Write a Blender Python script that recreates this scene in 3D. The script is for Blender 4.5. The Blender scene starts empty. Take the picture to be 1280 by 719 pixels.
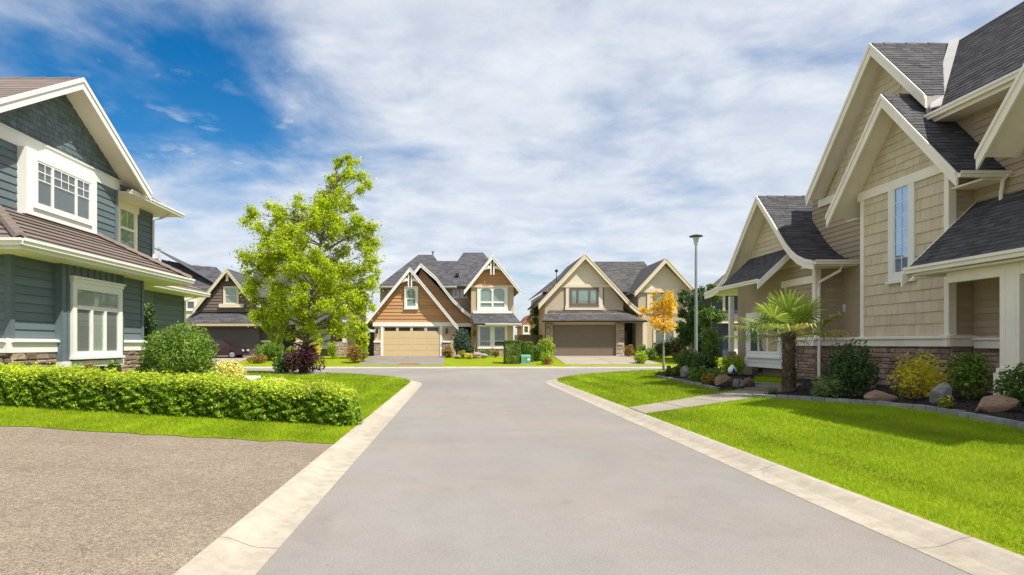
import bpy, math, random
import numpy as np
from mathutils import Vector
random.seed(7)
rng = np.random.default_rng(7)
SC = bpy.context.scene
COL = SC.collection
# ------------------------------------------------------------------ camera, sky, sun, exposure
CAM_H = 1.6
cd = bpy.data.cameras.new('camera')
cd.sensor_width = 36.0
cd.lens = 22.5                       # 800 px on a 1280 px frame
cd.shift_x = 0.0531                  # view camera: verticals stay vertical, road runs along +Y
cd.shift_y = 0.0551
cd.clip_start = 0.1
cd.clip_end = 6000
cam = bpy.data.objects.new('camera', cd)
COL.objects.link(cam)
cam.location = (0, 0, CAM_H)
cam.rotation_euler = (math.radians(90), 0, 0)
SC.camera = cam

SUN = Vector((0.54, -0.44, 1.0)).normalized()
world = bpy.data.worlds.new('World')
SC.world = world
world.use_nodes = True
def build_sky():
    nt = world.node_tree; nt.nodes.clear()
    N = nt.nodes.new; L = nt.links.new
    def math_(op, a, b=None, c=None):
        n = N('ShaderNodeMath'); n.operation = op
        for i, x in enumerate((a, b, c)):
            if x is None: continue
            if isinstance(x, (int, float)): n.inputs[i].default_value = x
            else: L(x, n.inputs[i])
        return n.outputs[0]
    def vmath(op, a, b=None):
        n = N('ShaderNodeVectorMath'); n.operation = op
        L(a, n.inputs[0])
        if b is not None:
            if isinstance(b, tuple): n.inputs[1].default_value = b
            else: L(b, n.inputs[1])
        return n.outputs['Value'] if op in ('LENGTH', 'DISTANCE', 'DOT_PRODUCT') else n.outputs[0]
    def smooth(x, a, b):
        n = N('ShaderNodeMapRange'); n.interpolation_type = 'SMOOTHSTEP'
        L(x, n.inputs[0]); n.inputs[1].default_value = a; n.inputs[2].default_value = b
        return n.outputs[0]
    def noise(v, scale, detail, rough, dist=0.0):
        n = N('ShaderNodeTexNoise'); n.inputs['Scale'].default_value = scale
        n.inputs['Detail'].default_value = detail; n.inputs['Roughness'].default_value = rough
        n.inputs['Distortion'].default_value = dist
        L(v, n.inputs['Vector']); return n.outputs['Fac']
    def mixc(f, a, b):
        n = N('ShaderNodeMix'); n.data_type = 'RGBA'
        if isinstance(f, (int, float)): n.inputs[0].default_value = f
        else: L(f, n.inputs[0])
        for i, x in ((6, a), (7, b)):
            if isinstance(x, tuple): n.inputs[i].default_value = (*x, 1)
            else: L(x, n.inputs[i])
        return n.outputs[2]
    sky = N('ShaderNodeTexSky'); sky.sky_type = 'NISHITA'; sky.sun_disc = False
    sky.sun_elevation = math.asin(SUN.z); sky.sun_rotation = math.atan2(SUN.x, SUN.y)
    sky.air_density = 1.0; sky.dust_density = 0.3; sky.ozone_density = 2.0
    hs = N('ShaderNodeHueSaturation'); hs.inputs['Saturation'].default_value = 1.5; hs.inputs['Value'].default_value = 0.9
    L(sky.outputs[0], hs.inputs['Color'])
    tc = N('ShaderNodeTexCoord')
    d = vmath('NORMALIZE', tc.outputs['Generated'])
    sp = N('ShaderNodeSeparateXYZ'); L(d, sp.inputs[0])
    z = math_('ADD', math_('MAXIMUM', sp.outputs[2], 0.0), 0.16)
    cx = N('ShaderNodeCombineXYZ')
    L(math_('DIVIDE', sp.outputs[0], z), cx.inputs[0]); L(math_('DIVIDE', sp.outputs[1], z), cx.inputs[1])
    p = cx.outputs[0]
    # broad cloud sheet, torn open where the blue shows
    big = noise(p, 1.1, 6, 0.58, 0.6)
    fine = noise(p, 3.6, 8, 0.62, 0.3)
    puff = noise(p, 7.0, 5, 0.55, 0.3)
    mp = N('ShaderNodeMapping'); mp.inputs['Rotation'].default_value = (0, 0, 0.5); mp.inputs['Scale'].default_value = (1.0, 1.9, 1)
    L(p, mp.inputs[0])
    streak = noise(mp.outputs[0], 1.2, 6, 0.55, 0.4)
    sub = vmath('SUBTRACT', d, (-0.371, 0.868, 0.331))
    ml = vmath('MULTIPLY', sub, (1.0, 1.0, 1.95))
    g = smooth(vmath('LENGTH', ml), 0.42, 0.04)
    cov = math_('ADD', math_('MULTIPLY', big, 1.0), math_('MULTIPLY', streak, 0.30))
    cov = math_('ADD', cov, math_('MULTIPLY', fine, 0.32))
    cov = math_('SUBTRACT', cov, math_('MULTIPLY', g, 0.40))
    m1 = smooth(cov, 0.34, 0.84)
    m2 = math_('MULTIPLY', smooth(puff, 0.55, 0.72), 0.7)
    m = math_('MAXIMUM', m1, math_('MULTIPLY', m2, smooth(big, 0.35, 0.6)))
    hz = smooth(sp.outputs[2], 0.02, -0.02)
    m = math_('MAXIMUM', math_('MULTIPLY', m, 0.88), hz)
    shade = math_('ADD', math_('MULTIPLY', fine, 0.65), math_('MULTIPLY', streak, 0.45))
    cc = mixc(smooth(shade, 0.40, 0.76), (4.9, 5.3, 6.0), (6.9, 7.05, 7.3))
    out = mixc(m, hs.outputs[0], cc)
    bg = N('ShaderNodeBackground'); bg.inputs['Strength'].default_value = 0.07
    L(out, bg.inputs['Color'])
    o = N('ShaderNodeOutputWorld'); L(bg.outputs[0], o.inputs['Surface'])
build_sky()
sd = bpy.data.lights.new('sun', 'SUN'); sd.energy = 3.3; sd.angle = math.radians(0.5); sd.color = (1.0, 0.94, 0.84)
sun = bpy.data.objects.new('sun', sd); COL.objects.link(sun)
sun.location = (20, -15, 40)
sun.rotation_euler = (-SUN).to_track_quat('-Z', 'Y').to_euler()
SC.view_settings.view_transform = 'Standard'
SC.view_settings.look = 'None'
SC.view_settings.gamma = 1.0
SC.view_settings.use_curve_mapping = False
SC.view_settings.exposure = 1.0

# ------------------------------------------------------------------ helpers
def V3(*a): return Vector(a)
def woff(p):
    o = Vector((0, 0, 0))
    while p is not None:
        o = o + p.location; p = p.parent
    return o
def tag(o, label=None, cat=None, group=None, kind=None):
    if label: o['label'] = label
    if cat: o['category'] = cat
    if group: o['group'] = group
    if kind: o['kind'] = kind
    return o
def thing(name, label, cat, loc, group=None):
    o = bpy.data.objects.new(name, None); COL.objects.link(o)
    o.location = loc; o.empty_display_size = 0.3
    return tag(o, label, cat, group)
def mobj(name, verts, faces, mat, parent=None, smooth=False, kind=None):
    me = bpy.data.meshes.new(name)
    off = woff(parent)
    if off.length > 0: verts = [(v[0] - off.x, v[1] - off.y, v[2] - off.z) for v in verts]
    me.from_pydata([tuple(v) for v in verts], [], faces)
    if smooth: me.polygons.foreach_set('use_smooth', [True] * len(me.polygons))
    me.materials.append(M[mat])
    o = bpy.data.objects.new(name, me); COL.objects.link(o)
    o.parent = parent
    if kind: o['kind'] = kind
    return o
def npobj(name, verts, nper, mat, parent=None, kind=None):
    """many loose faces of nper corners each, from a numpy array"""
    v = np.asarray(verts, dtype=np.float32).reshape(-1, 3)
    off = woff(parent)
    v = v - np.array(off, dtype=np.float32)
    n = len(v); f = n // nper
    me = bpy.data.meshes.new(name)
    me.vertices.add(n); me.vertices.foreach_set('co', v.ravel())
    me.loops.add(n); me.loops.foreach_set('vertex_index', np.arange(n, dtype=np.int32))
    me.polygons.add(f); me.polygons.foreach_set('loop_start', np.arange(0, n, nper, dtype=np.int32))
    me.update(calc_edges=True)
    me.materials.append(M[mat])
    o = bpy.data.objects.new(name, me); COL.objects.link(o)
    o.parent = parent
    if kind: o['kind'] = kind
    return o
class FR:
    def __init__(s, O, U, V, N=None):
        s.O = Vector(O); s.U = Vector(U).normalized(); s.V = Vector(V).normalized()
        s.N = Vector(N).normalized() if N is not None else s.U.cross(s.V).normalized()
    def p(s, u, v, n=0.0): return s.O + s.U * u + s.V * v + s.N * n
def FX(x, n): return FR((x, 0, 0), (0, 1, 0), (0, 0, 1), (n, 0, 0))     # wall along the street, u = Y, v = Z
def FY(y): return FR((0, y, 0), (1, 0, 0), (0, 0, 1), (0, -1, 0))       # wall facing the camera, u = X, v = Z
class G:
    """collects shapes for ONE mesh object"""
    def __init__(s): s.v = []; s.f = []
    def add(s, vs, fs):
        b = len(s.v); s.v += [tuple(x) for x in vs]; s.f += [tuple(i + b for i in f) for f in fs]; return s
    def prism(s, fr, poly, n0, n1):
        k = len(poly)
        vs = [fr.p(u, v, n0) for u, v in poly] + [fr.p(u, v, n1) for u, v in poly]
        fs = [tuple(range(k))[::-1], tuple(range(k, 2 * k))] + [(i, (i + 1) % k, k + (i + 1) % k, k + i) for i in range(k)]
        return s.add(vs, fs)
    def box(s, fr, u0, u1, v0, v1, n0, n1):
        return s.prism(fr, [(u0, v0), (u1, v0), (u1, v1), (u0, v1)], n0, n1)
    def wbox(s, x0, x1, y0, y1, z0, z1):
        return s.prism(FR((0, 0, 0), (1, 0, 0), (0, 1, 0), (0, 0, 1)), [(x0, y0), (x1, y0), (x1, y1), (x0, y1)], z0, z1)
    def bar(s, p0, p1, A, B):
        p0 = Vector(p0); p1 = Vector(p1); A = Vector(A); B = Vector(B)
        vs = [p0, p0 + A, p0 + A + B, p0 + B, p1, p1 + A, p1 + A + B, p1 + B]
        return s.add(vs, [(3, 2, 1, 0), (4, 5, 6, 7), (0, 1, 5, 4), (1, 2, 6, 5), (2, 3, 7, 6), (3, 0, 4, 7)])
    def extr(s, p0, p1, A, B, prof):
        p0 = Vector(p0); p1 = Vector(p1); A = Vector(A); B = Vector(B); k = len(prof)
        vs = [p0 + A * a + B * b for a, b in prof] + [p1 + A * a + B * b for a, b in prof]
        return s.add(vs, [tuple(range(k))[::-1], tuple(range(k, 2 * k))] + [(i, (i + 1) % k, k + (i + 1) % k, k + i) for i in range(k)])
    def tube(s, pts, rads, k=8):
        pts = [Vector(p) for p in pts]; rings = []
        for i, p in enumerate(pts):
            d = (pts[min(i + 1, len(pts) - 1)] - pts[max(i - 1, 0)]).normalized()
            a = d.cross(Vector((0, 0, 1)) if abs(d.z) < 0.9 else Vector((1, 0, 0))).normalized(); b = d.cross(a)
            r = rads[i] if isinstance(rads, (list, tuple)) else rads
            rings.append([p + (a * math.cos(t) + b * math.sin(t)) * r for t in [2 * math.pi * j / k for j in range(k)]])
        vs = [v for r in rings for v in r]; fs = []
        for i in range(len(pts) - 1):
            fs += [(i * k + j, i * k + (j + 1) % k, (i + 1) * k + (j + 1) % k, (i + 1) * k + j) for j in range(k)]
        fs += [tuple(range(k))[::-1], tuple((len(pts) - 1) * k + j for j in range(k))]
        return s.add(vs, fs)
    def lathe(s, c, prof, k=12):
        c = Vector(c)
        vs = [c + Vector((r * math.cos(2 * math.pi * j / k), r * math.sin(2 * math.pi * j / k), z)) for r, z in prof for j in range(k)]
        n = len(prof)
        fs = [(i * k + j, i * k + (j + 1) % k, (i + 1) * k + (j + 1) % k, (i + 1) * k + j) for i in range(n - 1) for j in range(k)]
        fs += [tuple(range(k))[::-1], tuple((n - 1) * k + j for j in range(k))]
        return s.add(vs, fs)
    def build(s, name, mat, parent=None, smooth=False, kind=None):
        return mobj(name, s.v, s.f, mat, parent, smooth, kind)
def span(poly, v):
    xs = []
    for i in range(len(poly)):
        (a, b), (c, d) = poly[i], poly[(i + 1) % len(poly)]
        if (b - v) * (d - v) <= 0 and b != d: xs.append(a + (c - a) * (v - b) / (d - b))
    return (min(xs), max(xs)) if len(xs) > 1 else None
def courses(poly, h, holes=(), v_start=None):
    """(v0, v1, (ua0, ub0, ua1, ub1)) strips of a convex polygon with rectangular holes cut out"""
    lo = min(p[1] for p in poly); hi = max(p[1] for p in poly)
    v = lo if v_start is None else v_start
    while v < hi - 0.02:
        v0 = max(v, lo); v1 = min(v + h, hi)
        s0 = span(poly, v0 + 1e-4); s1 = span(poly, v1 - 1e-4)
        if s0 and s1:
            cuts = [(a, b) for a, b, c, d in holes if c < (v0 + v1) / 2 < d]
            segs = [(s0[0], s0[1], s1[0], s1[1])]
            for a, b in cuts:
                new = []
                for q in segs:
                    if b <= min(q[0], q[2]) or a >= max(q[1], q[3]): new.append(q); continue
                    if a > min(q[0], q[2]): new.append((q[0], a, q[2], a))
                    if b < max(q[1], q[3]): new.append((b, q[1], b, q[3]))
                segs = new
            for q in segs:
                if max(q[1] - q[0], q[3] - q[2]) > 0.03: yield v0, v1, q
        v += h
def lap(fr, v0, v1, q, n0, n1, g=None):
    g = g or G()
    a0, b0, a1, b1 = q
    vs = [fr.p(a0, v0, -0.005), fr.p(b0, v0, -0.005), fr.p(b1, v1, -0.005), fr.p(a1, v1, -0.005),
          fr.p(a0, v0, n1), fr.p(b0, v0, n1), fr.p(b1, v1, n0), fr.p(a1, v1, n0)]
    return g.add(vs, [(3, 2, 1, 0), (4, 5, 6, 7), (0, 1, 5, 4), (1, 2, 6, 5), (2, 3, 7, 6), (3, 0, 4, 7)])
def siding(parent, fr, poly, h, mat, holes=(), t=0.02, each=True, name='board', vs=None):
    """lapped boards: each one an object, or joined into one part"""
    if not each:
        g = G()
        for v0, v1, q in courses(poly, h, holes, vs): lap(fr, v0, v1, q, 0.004, t, g)
        return g.build('siding', mat, parent, kind='stuff')
    for v0, v1, q in courses(poly, h, holes, vs):
        lap(fr, v0, v1 - 0.001, q, 0.003, t + random.uniform(-.002, .002)).build(name, mat, parent)
def shingles(parent, fr, poly, h, w, mat, holes=(), t=0.02, each=False, name='shingle', jit=0.012, gap=0.006, vs=None, kind='stuff'):
    g = G(); row = 0
    for v0, v1, q in courses(poly, h, holes, vs):
        row += 1
        a0, b0, a1, b1 = q
        lo, hi = min(a0, a1), max(b0, b1)
        u = lo - random.uniform(0, w)
        while u < hi:
            ww = w * random.uniform(0.65, 1.35); e = u + ww
            x0, x1 = max(u, lo), min(e - gap, hi)
            if x1 - x0 > 0.02:
                y0, y1 = max(x0, a1) if x0 < a1 else x0, min(x1, b1) if x1 > b1 else x1
                xa, xb = max(x0, a0), min(x1, b0)
                if y1 < y0: y0 = y1 = (y0 + y1) / 2
                if xb > xa:
                    dv = random.uniform(-jit, jit); dt = random.uniform(-.004, .004)
                    gg = lap(fr, v0 + dv, v1, (xa, xb, y0, y1), 0.004, t + dt, None if each else g)
                    if each: gg.build(name, mat, parent)
            u = e
    if not each: return g.build(name, mat, parent, kind=kind)
def stones(parent, fr, u0, u1, v0, v1, mat, w=0.32, h=0.11, t=0.07, holes=()):
    """ledge stone: each stone a child of its wall"""
    v = v0
    while v < v1 - 0.02:
        hh = min(h * random.uniform(0.6, 1.5), v1 - v)
        if v1 - v - hh < 0.04: hh = v1 - v
        u = u0 - random.uniform(0, w * .5)
        while u < u1:
            ww = w * random.uniform(0.5, 1.6); a, b = max(u, u0), min(u + ww, u1)
            if b - a > 0.03 and not any(p < (a + b) / 2 < q and r < v + hh / 2 < s for p, q, r, s in holes):
                tt = t * random.uniform(0.6, 1.2); j = lambda k=.012: random.uniform(-k, k)
                a0, b0, c0, d0 = a + .005, b - .005, v + .004, v + hh - .004
                e = min(.03, (b0 - a0) * .25, hh * .25)
                vs = [fr.p(a0, c0, -.01), fr.p(b0, c0, -.01), fr.p(b0, d0, -.01), fr.p(a0, d0, -.01),
                      fr.p(a0 + j(.006), c0 + j(.006), tt * .6), fr.p(b0 + j(.006), c0 + j(.006), tt * .6), fr.p(b0 + j(.006), d0 + j(.006), tt * .6), fr.p(a0 + j(.006), d0 + j(.006), tt * .6),
                      fr.p(a0 + e, c0 + e, tt + j()), fr.p(b0 - e, c0 + e, tt + j()), fr.p(b0 - e, d0 - e, tt + j()), fr.p(a0 + e, d0 - e, tt + j())]
                fs = [(0, 1, 5, 4), (1, 2, 6, 5), (2, 3, 7, 6), (3, 0, 4, 7), (4, 5, 9, 8), (5, 6, 10, 9), (6, 7, 11, 10), (7, 4, 8, 11), (8, 9, 10, 11)]
                mobj('stone', vs, fs, mat, parent)
            u += ww
        v += hh
def rframe(pts, eave):
    P = [Vector(p) for p in pts]
    U = Vector(eave).normalized(); n = Vector((0, 0, 0))
    for i in range(len(P)):
        a, b = P[i], P[(i + 1) % len(P)]; n += a.cross(b)
    n.normalize()
    if n.z < 0: n = -n
    Vv = n.cross(U).normalized()
    if Vv.z < 0: Vv = -Vv
    fr = FR(P[0], U, Vv, n)
    return fr, [((p - P[0]).dot(U), (p - P[0]).dot(Vv)) for p in P]
def roof_face(parent, pts, eave, mat, t=0.10, ex=0.16, w=0.30, tabs='stuff', name='roof', th=0.014, soffit=None, jit=.008):
    """one roof slope: slab, with its covering lying on it"""
    fr, poly = rframe(pts, eave)
    o = G().prism(fr, poly, -t, 0.0).build(name, mat, parent)
    if soffit: G().prism(fr, poly, -t - .04, -t - .002).build('soffit', soffit, parent)
    if tabs == 'stuff': shingles(o, fr, poly, ex, w, mat, t=th, jit=jit, name='roof_shingle')
    elif tabs == 'rows':
        for v0, v1, q in courses(poly, ex): lap(fr, v0, v1, q, 0.008, th + random.uniform(-.003, .003)).build('tile_row', mat, o)
    return o, fr, poly
def cross_gable(parent, axis, c, z, left, right, a0, a1, mat, trim, soff, rake=0.28, tabs='stuff', ex=0.16, w=0.3, rt=0.05, both=True):
    """gable roof whose front is at a0; left/right are profiles [(d, dz)...] going down from the ridge"""
    def P(cc, aa, zz): return Vector((cc, aa, zz)) if axis == 'y' else Vector((aa, cc, zz))
    A = P(0, 1, 0) * (1 if a1 > a0 else -1)
    root = None
    for sgn, prof in ((-1, left), (1, right)):
        pts = [(0, 0)] + list(prof)
        for i in range(len(pts) - 1):
            (d0, z0), (d1, z1) = pts[i], pts[i + 1]
            quad = [P(c + sgn * d1, a0, z + z1), P(c + sgn * d1, a1, z + z1), P(c + sgn * d0, a1, z + z0), P(c + sgn * d0, a0, z + z0)]
            roof_face(parent, quad, A, mat, t=.07, ex=ex, w=w, tabs=tabs, soffit=soff)
            g = G()
            g.bar(P(c + sgn * d0, a0, z + z0 - .02) - A * rt, P(c + sgn * d1, a0, z + z1 - .02) - A * rt, A * rt * .98, (0, 0, -rake))
            # thin crown strip on top of the rake board
            g.bar(P(c + sgn * d0, a0, z + z0 + .025) - A * (rt + .03), P(c + sgn * d1, a0, z + z1 + .025) - A * (rt + .03), A * .03, (0, 0, -.11))
            g.build('rake_board', trim, parent)
    g = G()
    n = max(2, int(abs(a1 - a0) / .3))
    if tabs:
        for i in range(n):
            x0 = a0 + (a1 - a0) * i / n; x1 = a0 + (a1 - a0) * (i + 1) / n
            for sgn, prof in ((-1, left), (1, right)):
                d, dz = prof[0]; k = .13 / math.hypot(d, dz)
                up = .035 + .01 * (i % 2)
                g.bar(P(c, x0, z + up), P(c, x1, z + up - .012), P(sgn * d * k, 0, dz * k), (0, 0, -.03))
        g.build('ridge_cap', mat, parent)
def gutter(parent, p0, p1, out, mat, size=0.12, name='gutter'):
    s = size
    return G().extr(p0, p1, Vector(out).normalized(), (0, 0, 1), [(0, 0), (s * .75, 0), (s * .8, s * .45), (s, s * .6), (s, s), (s * .9, s), (s * .88, s * .7), (s * .1, s * .7), (0, s)]).build(name, mat, parent)
def window(parent, fr, u0, u1, v0, v1, n=0.0, cw=0.1, cd=0.05, cols=(0, 1), rows=(0, 1), mat='white', glass='glass', blind='blind', bar=0.05,
           grid=None, sill=True, head=False, gridrow=None, transom=False, topw=None, botw=None, arch=0.0):
    """casing with recessed panes; blind hangs behind the glass"""
    tw = topw or cw; bw = botw or cw
    g = G()
    g.box(fr, u0 - cw, u0, v0 - bw, v1 + tw, n, n + cd); g.box(fr, u1, u1 + cw, v0 - bw, v1 + tw, n, n + cd)
    g.box(fr, u0, u1, v1, v1 + tw, n, n + cd - .001); g.box(fr, u0, u1, v0 - bw, v0, n, n + cd - .001)
    if arch:
        k = 8
        for i in range(len(cols) - 1):
            a = u0 + (u1 - u0) * cols[i]; b = u0 + (u1 - u0) * cols[i + 1]
            for j in range(k):
                t0, t1 = j / k, (j + 1) / k
                y0 = v1 - arch * (2 * t0 - 1) ** 2; y1 = v1 - arch * (2 * t1 - 1) ** 2
                g.prism(fr, [(a + (b - a) * t0, y0), (a + (b - a) * t1, y1), (a + (b - a) * t1, v1 + .004), (a + (b - a) * t0, v1 + .004)], n + .012, n + cd - .006)
    o = g.build('window', mat, parent)
    if sill: G().box(fr, u0 - cw - .04, u1 + cw + .04, v0 - bw - .05, v0 - bw + .012, n - .001, n + cd + .05).build('sill', mat, o)
    if head:
        G().box(fr, u0 - cw - .02, u1 + cw + .02, v1 + tw - .012, v1 + tw + .07, n - .001, n + cd + .025).box(fr, u0 - cw - .06, u1 + cw + .06, v1 + tw + .071, v1 + tw + .115, n - .001, n + cd + .06).build('head_trim', mat, o)
    G().box(fr, u0 - .01, u1 + .01, v0 - .01, v1 + .01, n - .004, n + .004).build('blind', blind, o)
    gb = G(); gm = G()
    for i in range(len(cols) - 1):
        for j in range(len(rows) - 1):
            if transom and j == len(rows) - 2 and i: continue
            a = u0 + (u1 - u0) * cols[i]; b = u0 + (u1 - u0) * cols[i + 1]
            c = v0 + (v1 - v0) * rows[j]; d = v0 + (v1 - v0) * rows[j + 1]
            h = bar / 2
            if transom and j == len(rows) - 2: b = u1
            gb.box(fr, a, a + h, c, d, n + .005, n + cd - .012); gb.box(fr, b - h, b, c, d, n + .005, n + cd - .012)
            gb.box(fr, a + h, b - h, c, c + h, n + .005, n + cd - .013); gb.box(fr, a + h, b - h, d - h, d, n + .005, n + cd - .013)
            G().box(fr, a + h, b - h, c + h, d - h, n + .022, n + .028).build('pane', glass, o)
            gr = None
            if grid and (gridrow is None or j in gridrow): gr = grid if not isinstance(grid, list) else grid[i]
            if gr:
                nx, ny, frac = gr
                yb = d - h - (d - c - bar) * frac
                for k in range(1, nx): x = a + h + (b - a - bar) * k / nx; gm.box(fr, x - .011, x + .011, yb, d - h, n + .029, n + .036)
                for k in range(0 if frac < 1 else 1, ny): y = yb + (d - h - yb) * k / ny; gm.box(fr, a + h, b - h, y - .011, y + .011, n + .0292, n + .0358)
    gb.build('sash', mat, o)
    if gm.v: gm.build('muntin', mat, o)
    return o
def unit(n):
    d = rng.normal(size=(n, 3)); return d / np.linalg.norm(d, axis=1)[:, None]
def leaves(name, C, size, mat, parent, out=None, up=0.5, asp=0.55, kind=None, droop=0.0):
    """one quad per leaf"""
    n = len(C)
    nrm = unit(n) * 0.9
    if out is not None: nrm += out * 0.7
    nrm[:, 2] += up
    nrm /= np.linalg.norm(nrm, axis=1)[:, None]
    t = np.cross(nrm, unit(n)); t[:, 2] -= droop; t /= np.linalg.norm(t, axis=1)[:, None]
    b = np.cross(nrm, t); b /= np.linalg.norm(b, axis=1)[:, None]
    s = (size * rng.uniform(0.6, 1.3, n))[:, None]
    v = np.stack([C - t * s * .5, C + b * s * asp * .5 - t * s * .05, C + t * s * .5, C - b * s * asp * .5 - t * s * .05], axis=1)
    return npobj(name, v, 4, mat, parent, kind)
def lumps(cs, rs, n, squash=1.0, shell=0.35, soft=False):
    """points in the outer shell of a set of lumps, with outward directions"""
    cs = np.asarray(cs, float); rs = np.asarray(rs, float)
    w = rs ** 2; w = w / w.sum()
    k = rng.choice(len(cs), n, p=w); d = unit(n)
    r = rs[k] * (1 - shell * rng.random(n) ** 1.5 - .25 * rng.random(n) * (rng.random(n) < .3))
    if soft: r = rs[k] * np.abs(rng.normal(0, .62, n)) ** .8
    off = d * r[:, None]; off[:, 2] *= squash
    return cs[k] + off, d
# ------------------------------------------------------------------ materials
M = {}
def nm(name):
    m = bpy.data.materials.new(name); m.use_nodes = True; nt = m.node_tree
    for n in list(nt.nodes): nt.nodes.remove(n)
    out = nt.nodes.new('ShaderNodeOutputMaterial'); M[name] = m
    return m, nt, out
class NB:
    def __init__(s, nt): s.nt = nt
    def N(s, t): return s.nt.nodes.new(t)
    def L(s, a, b): s.nt.links.new(a, b)
    def pos(s): return s.N('ShaderNodeNewGeometry').outputs['Position']
    def noise(s, scale, detail=4, rough=.6, vec=None, dist=0):
        n = s.N('ShaderNodeTexNoise'); n.inputs['Scale'].default_value = scale; n.inputs['Detail'].default_value = detail
        n.inputs['Roughness'].default_value = rough; n.inputs['Distortion'].default_value = dist
        s.L(vec if vec is not None else s.pos(), n.inputs['Vector']); return n.outputs['Fac']
    def mapv(s, vec, scale):
        n = s.N('ShaderNodeMapping'); n.inputs['Scale'].default_value = scale; s.L(vec, n.inputs[0]); return n.outputs[0]
    def rng(s, x, a, b, c, d):
        n = s.N('ShaderNodeMapRange'); s.L(x, n.inputs[0])
        for i, y in enumerate((a, b, c, d)): n.inputs[i + 1].default_value = y
        return n.outputs[0]
    def m(s, op, a, b):
        n = s.N('ShaderNodeMath'); n.operation = op
        for i, x in enumerate((a, b)):
            if isinstance(x, (int, float)): n.inputs[i].default_value = x
            else: s.L(x, n.inputs[i])
        return n.outputs[0]
    def mix(s, f, a, b, blend='MIX'):
        n = s.N('ShaderNodeMix'); n.data_type = 'RGBA'; n.blend_type = blend
        if isinstance(f, (int, float)): n.inputs[0].default_value = f
        else: s.L(f, n.inputs[0])
        for i, x in ((6, a), (7, b)):
            if isinstance(x, tuple): n.inputs[i].default_value = (*x[:3], 1)
            else: s.L(x, n.inputs[i])
        return n.outputs[2]
    def scale(s, col, f):
        n = s.N('ShaderNodeVectorMath'); n.operation = 'SCALE'
        if isinstance(col, tuple): n.inputs[0].default_value = col[:3]
        else: s.L(col, n.inputs[0])
        s.L(f, n.inputs['Scale']); return n.outputs[0]
    def bump(s, h, strength=.3, dist=.01):
        n = s.N('ShaderNodeBump'); n.inputs['Strength'].default_value = strength; n.inputs['Distance'].default_value = dist
        s.L(h, n.inputs['Height']); return n.outputs[0]
    def bsdf(s, col, rough=.7, normal=None, spec=.35, metal=0):
        b = s.N('ShaderNodeBsdfPrincipled')
        if isinstance(col, tuple): b.inputs['Base Color'].default_value = (*col[:3], 1)
        else: s.L(col, b.inputs['Base Color'])
        b.inputs['Roughness'].default_value = rough; b.inputs['Specular IOR Level'].default_value = spec; b.inputs['Metallic'].default_value = metal
        if normal is not None: s.L(normal, b.inputs['Normal'])
        return b.outputs[0]
def plain(name, col, rough=.65, var=.12, scale=2.0, bump=.15, bscale=40, rnd=0.0, isl=0.0, spec=.35, metal=0, stretch=None, dirt=0.0, col2=None):
    m, nt, out = nm(name); b = NB(nt)
    p = b.pos()
    if stretch: p = b.mapv(p, stretch)
    f = b.rng(b.noise(scale, 5, .6, p), .25, .75, 1 - var, 1 + var)
    if rnd: f = b.m('MULTIPLY', f, b.rng(b.N('ShaderNodeObjectInfo').outputs['Random'], 0, 1, 1 - rnd, 1 + rnd))
    g = b.N('ShaderNodeNewGeometry')
    if isl: f = b.m('MULTIPLY', f, b.rng(g.outputs['Random Per Island'], 0, 1, 1 - isl, 1 + isl))
    c = col
    if col2:
        src = b.N('ShaderNodeObjectInfo').outputs['Random'] if rnd else g.outputs['Random Per Island']
        wob = b.m('FRACT', b.m('MULTIPLY', src, 7.31), 0.0)
        c = b.mix(wob, col, col2)
    c = b.scale(c, f)
    if dirt:
        c = b.mix(b.rng(b.noise(.9, 6, .7), .5, .75, 0, dirt), c, tuple(x * .45 for x in col))
    nrm = b.bump(b.noise(bscale, 4, .6, p), bump, .006) if bump else None
    b.L(b.bsdf(c, rough, nrm, spec, metal), out.inputs[0])
def leaf(name, c1, c2, c3=None, trans=.35, rough=.5, big=.25):
    m, nt, out = nm(name); b = NB(nt)
    c1, c2, c3 = [tuple(x * 1.25 for x in c) if c else None for c in (c1, c2, c3)]
    r = b.N('ShaderNodeNewGeometry').outputs['Random Per Island']
    c = b.mix(b.rng(r, 0, .8, 0, 1), c1, c2)
    if c3: c = b.mix(b.rng(r, .75, 1, 0, 1), c, c3)
    c = b.scale(c, b.rng(b.noise(1.3, 3, .5), .3, .7, 1 - big, 1 + big))
    d = b.bsdf(c, rough, None, .3)
    t = b.N('ShaderNodeBsdfTranslucent'); b.L(b.scale(c, b.rng(r, 0, 1, 1.0, 1.5)), t.inputs[0])
    mx = b.N('ShaderNodeMixShader'); mx.inputs[0].default_value = trans
    b.L(d, mx.inputs[1]); b.L(t.outputs[0], mx.inputs[2]); b.L(mx.outputs[0], out.inputs[0])
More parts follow.
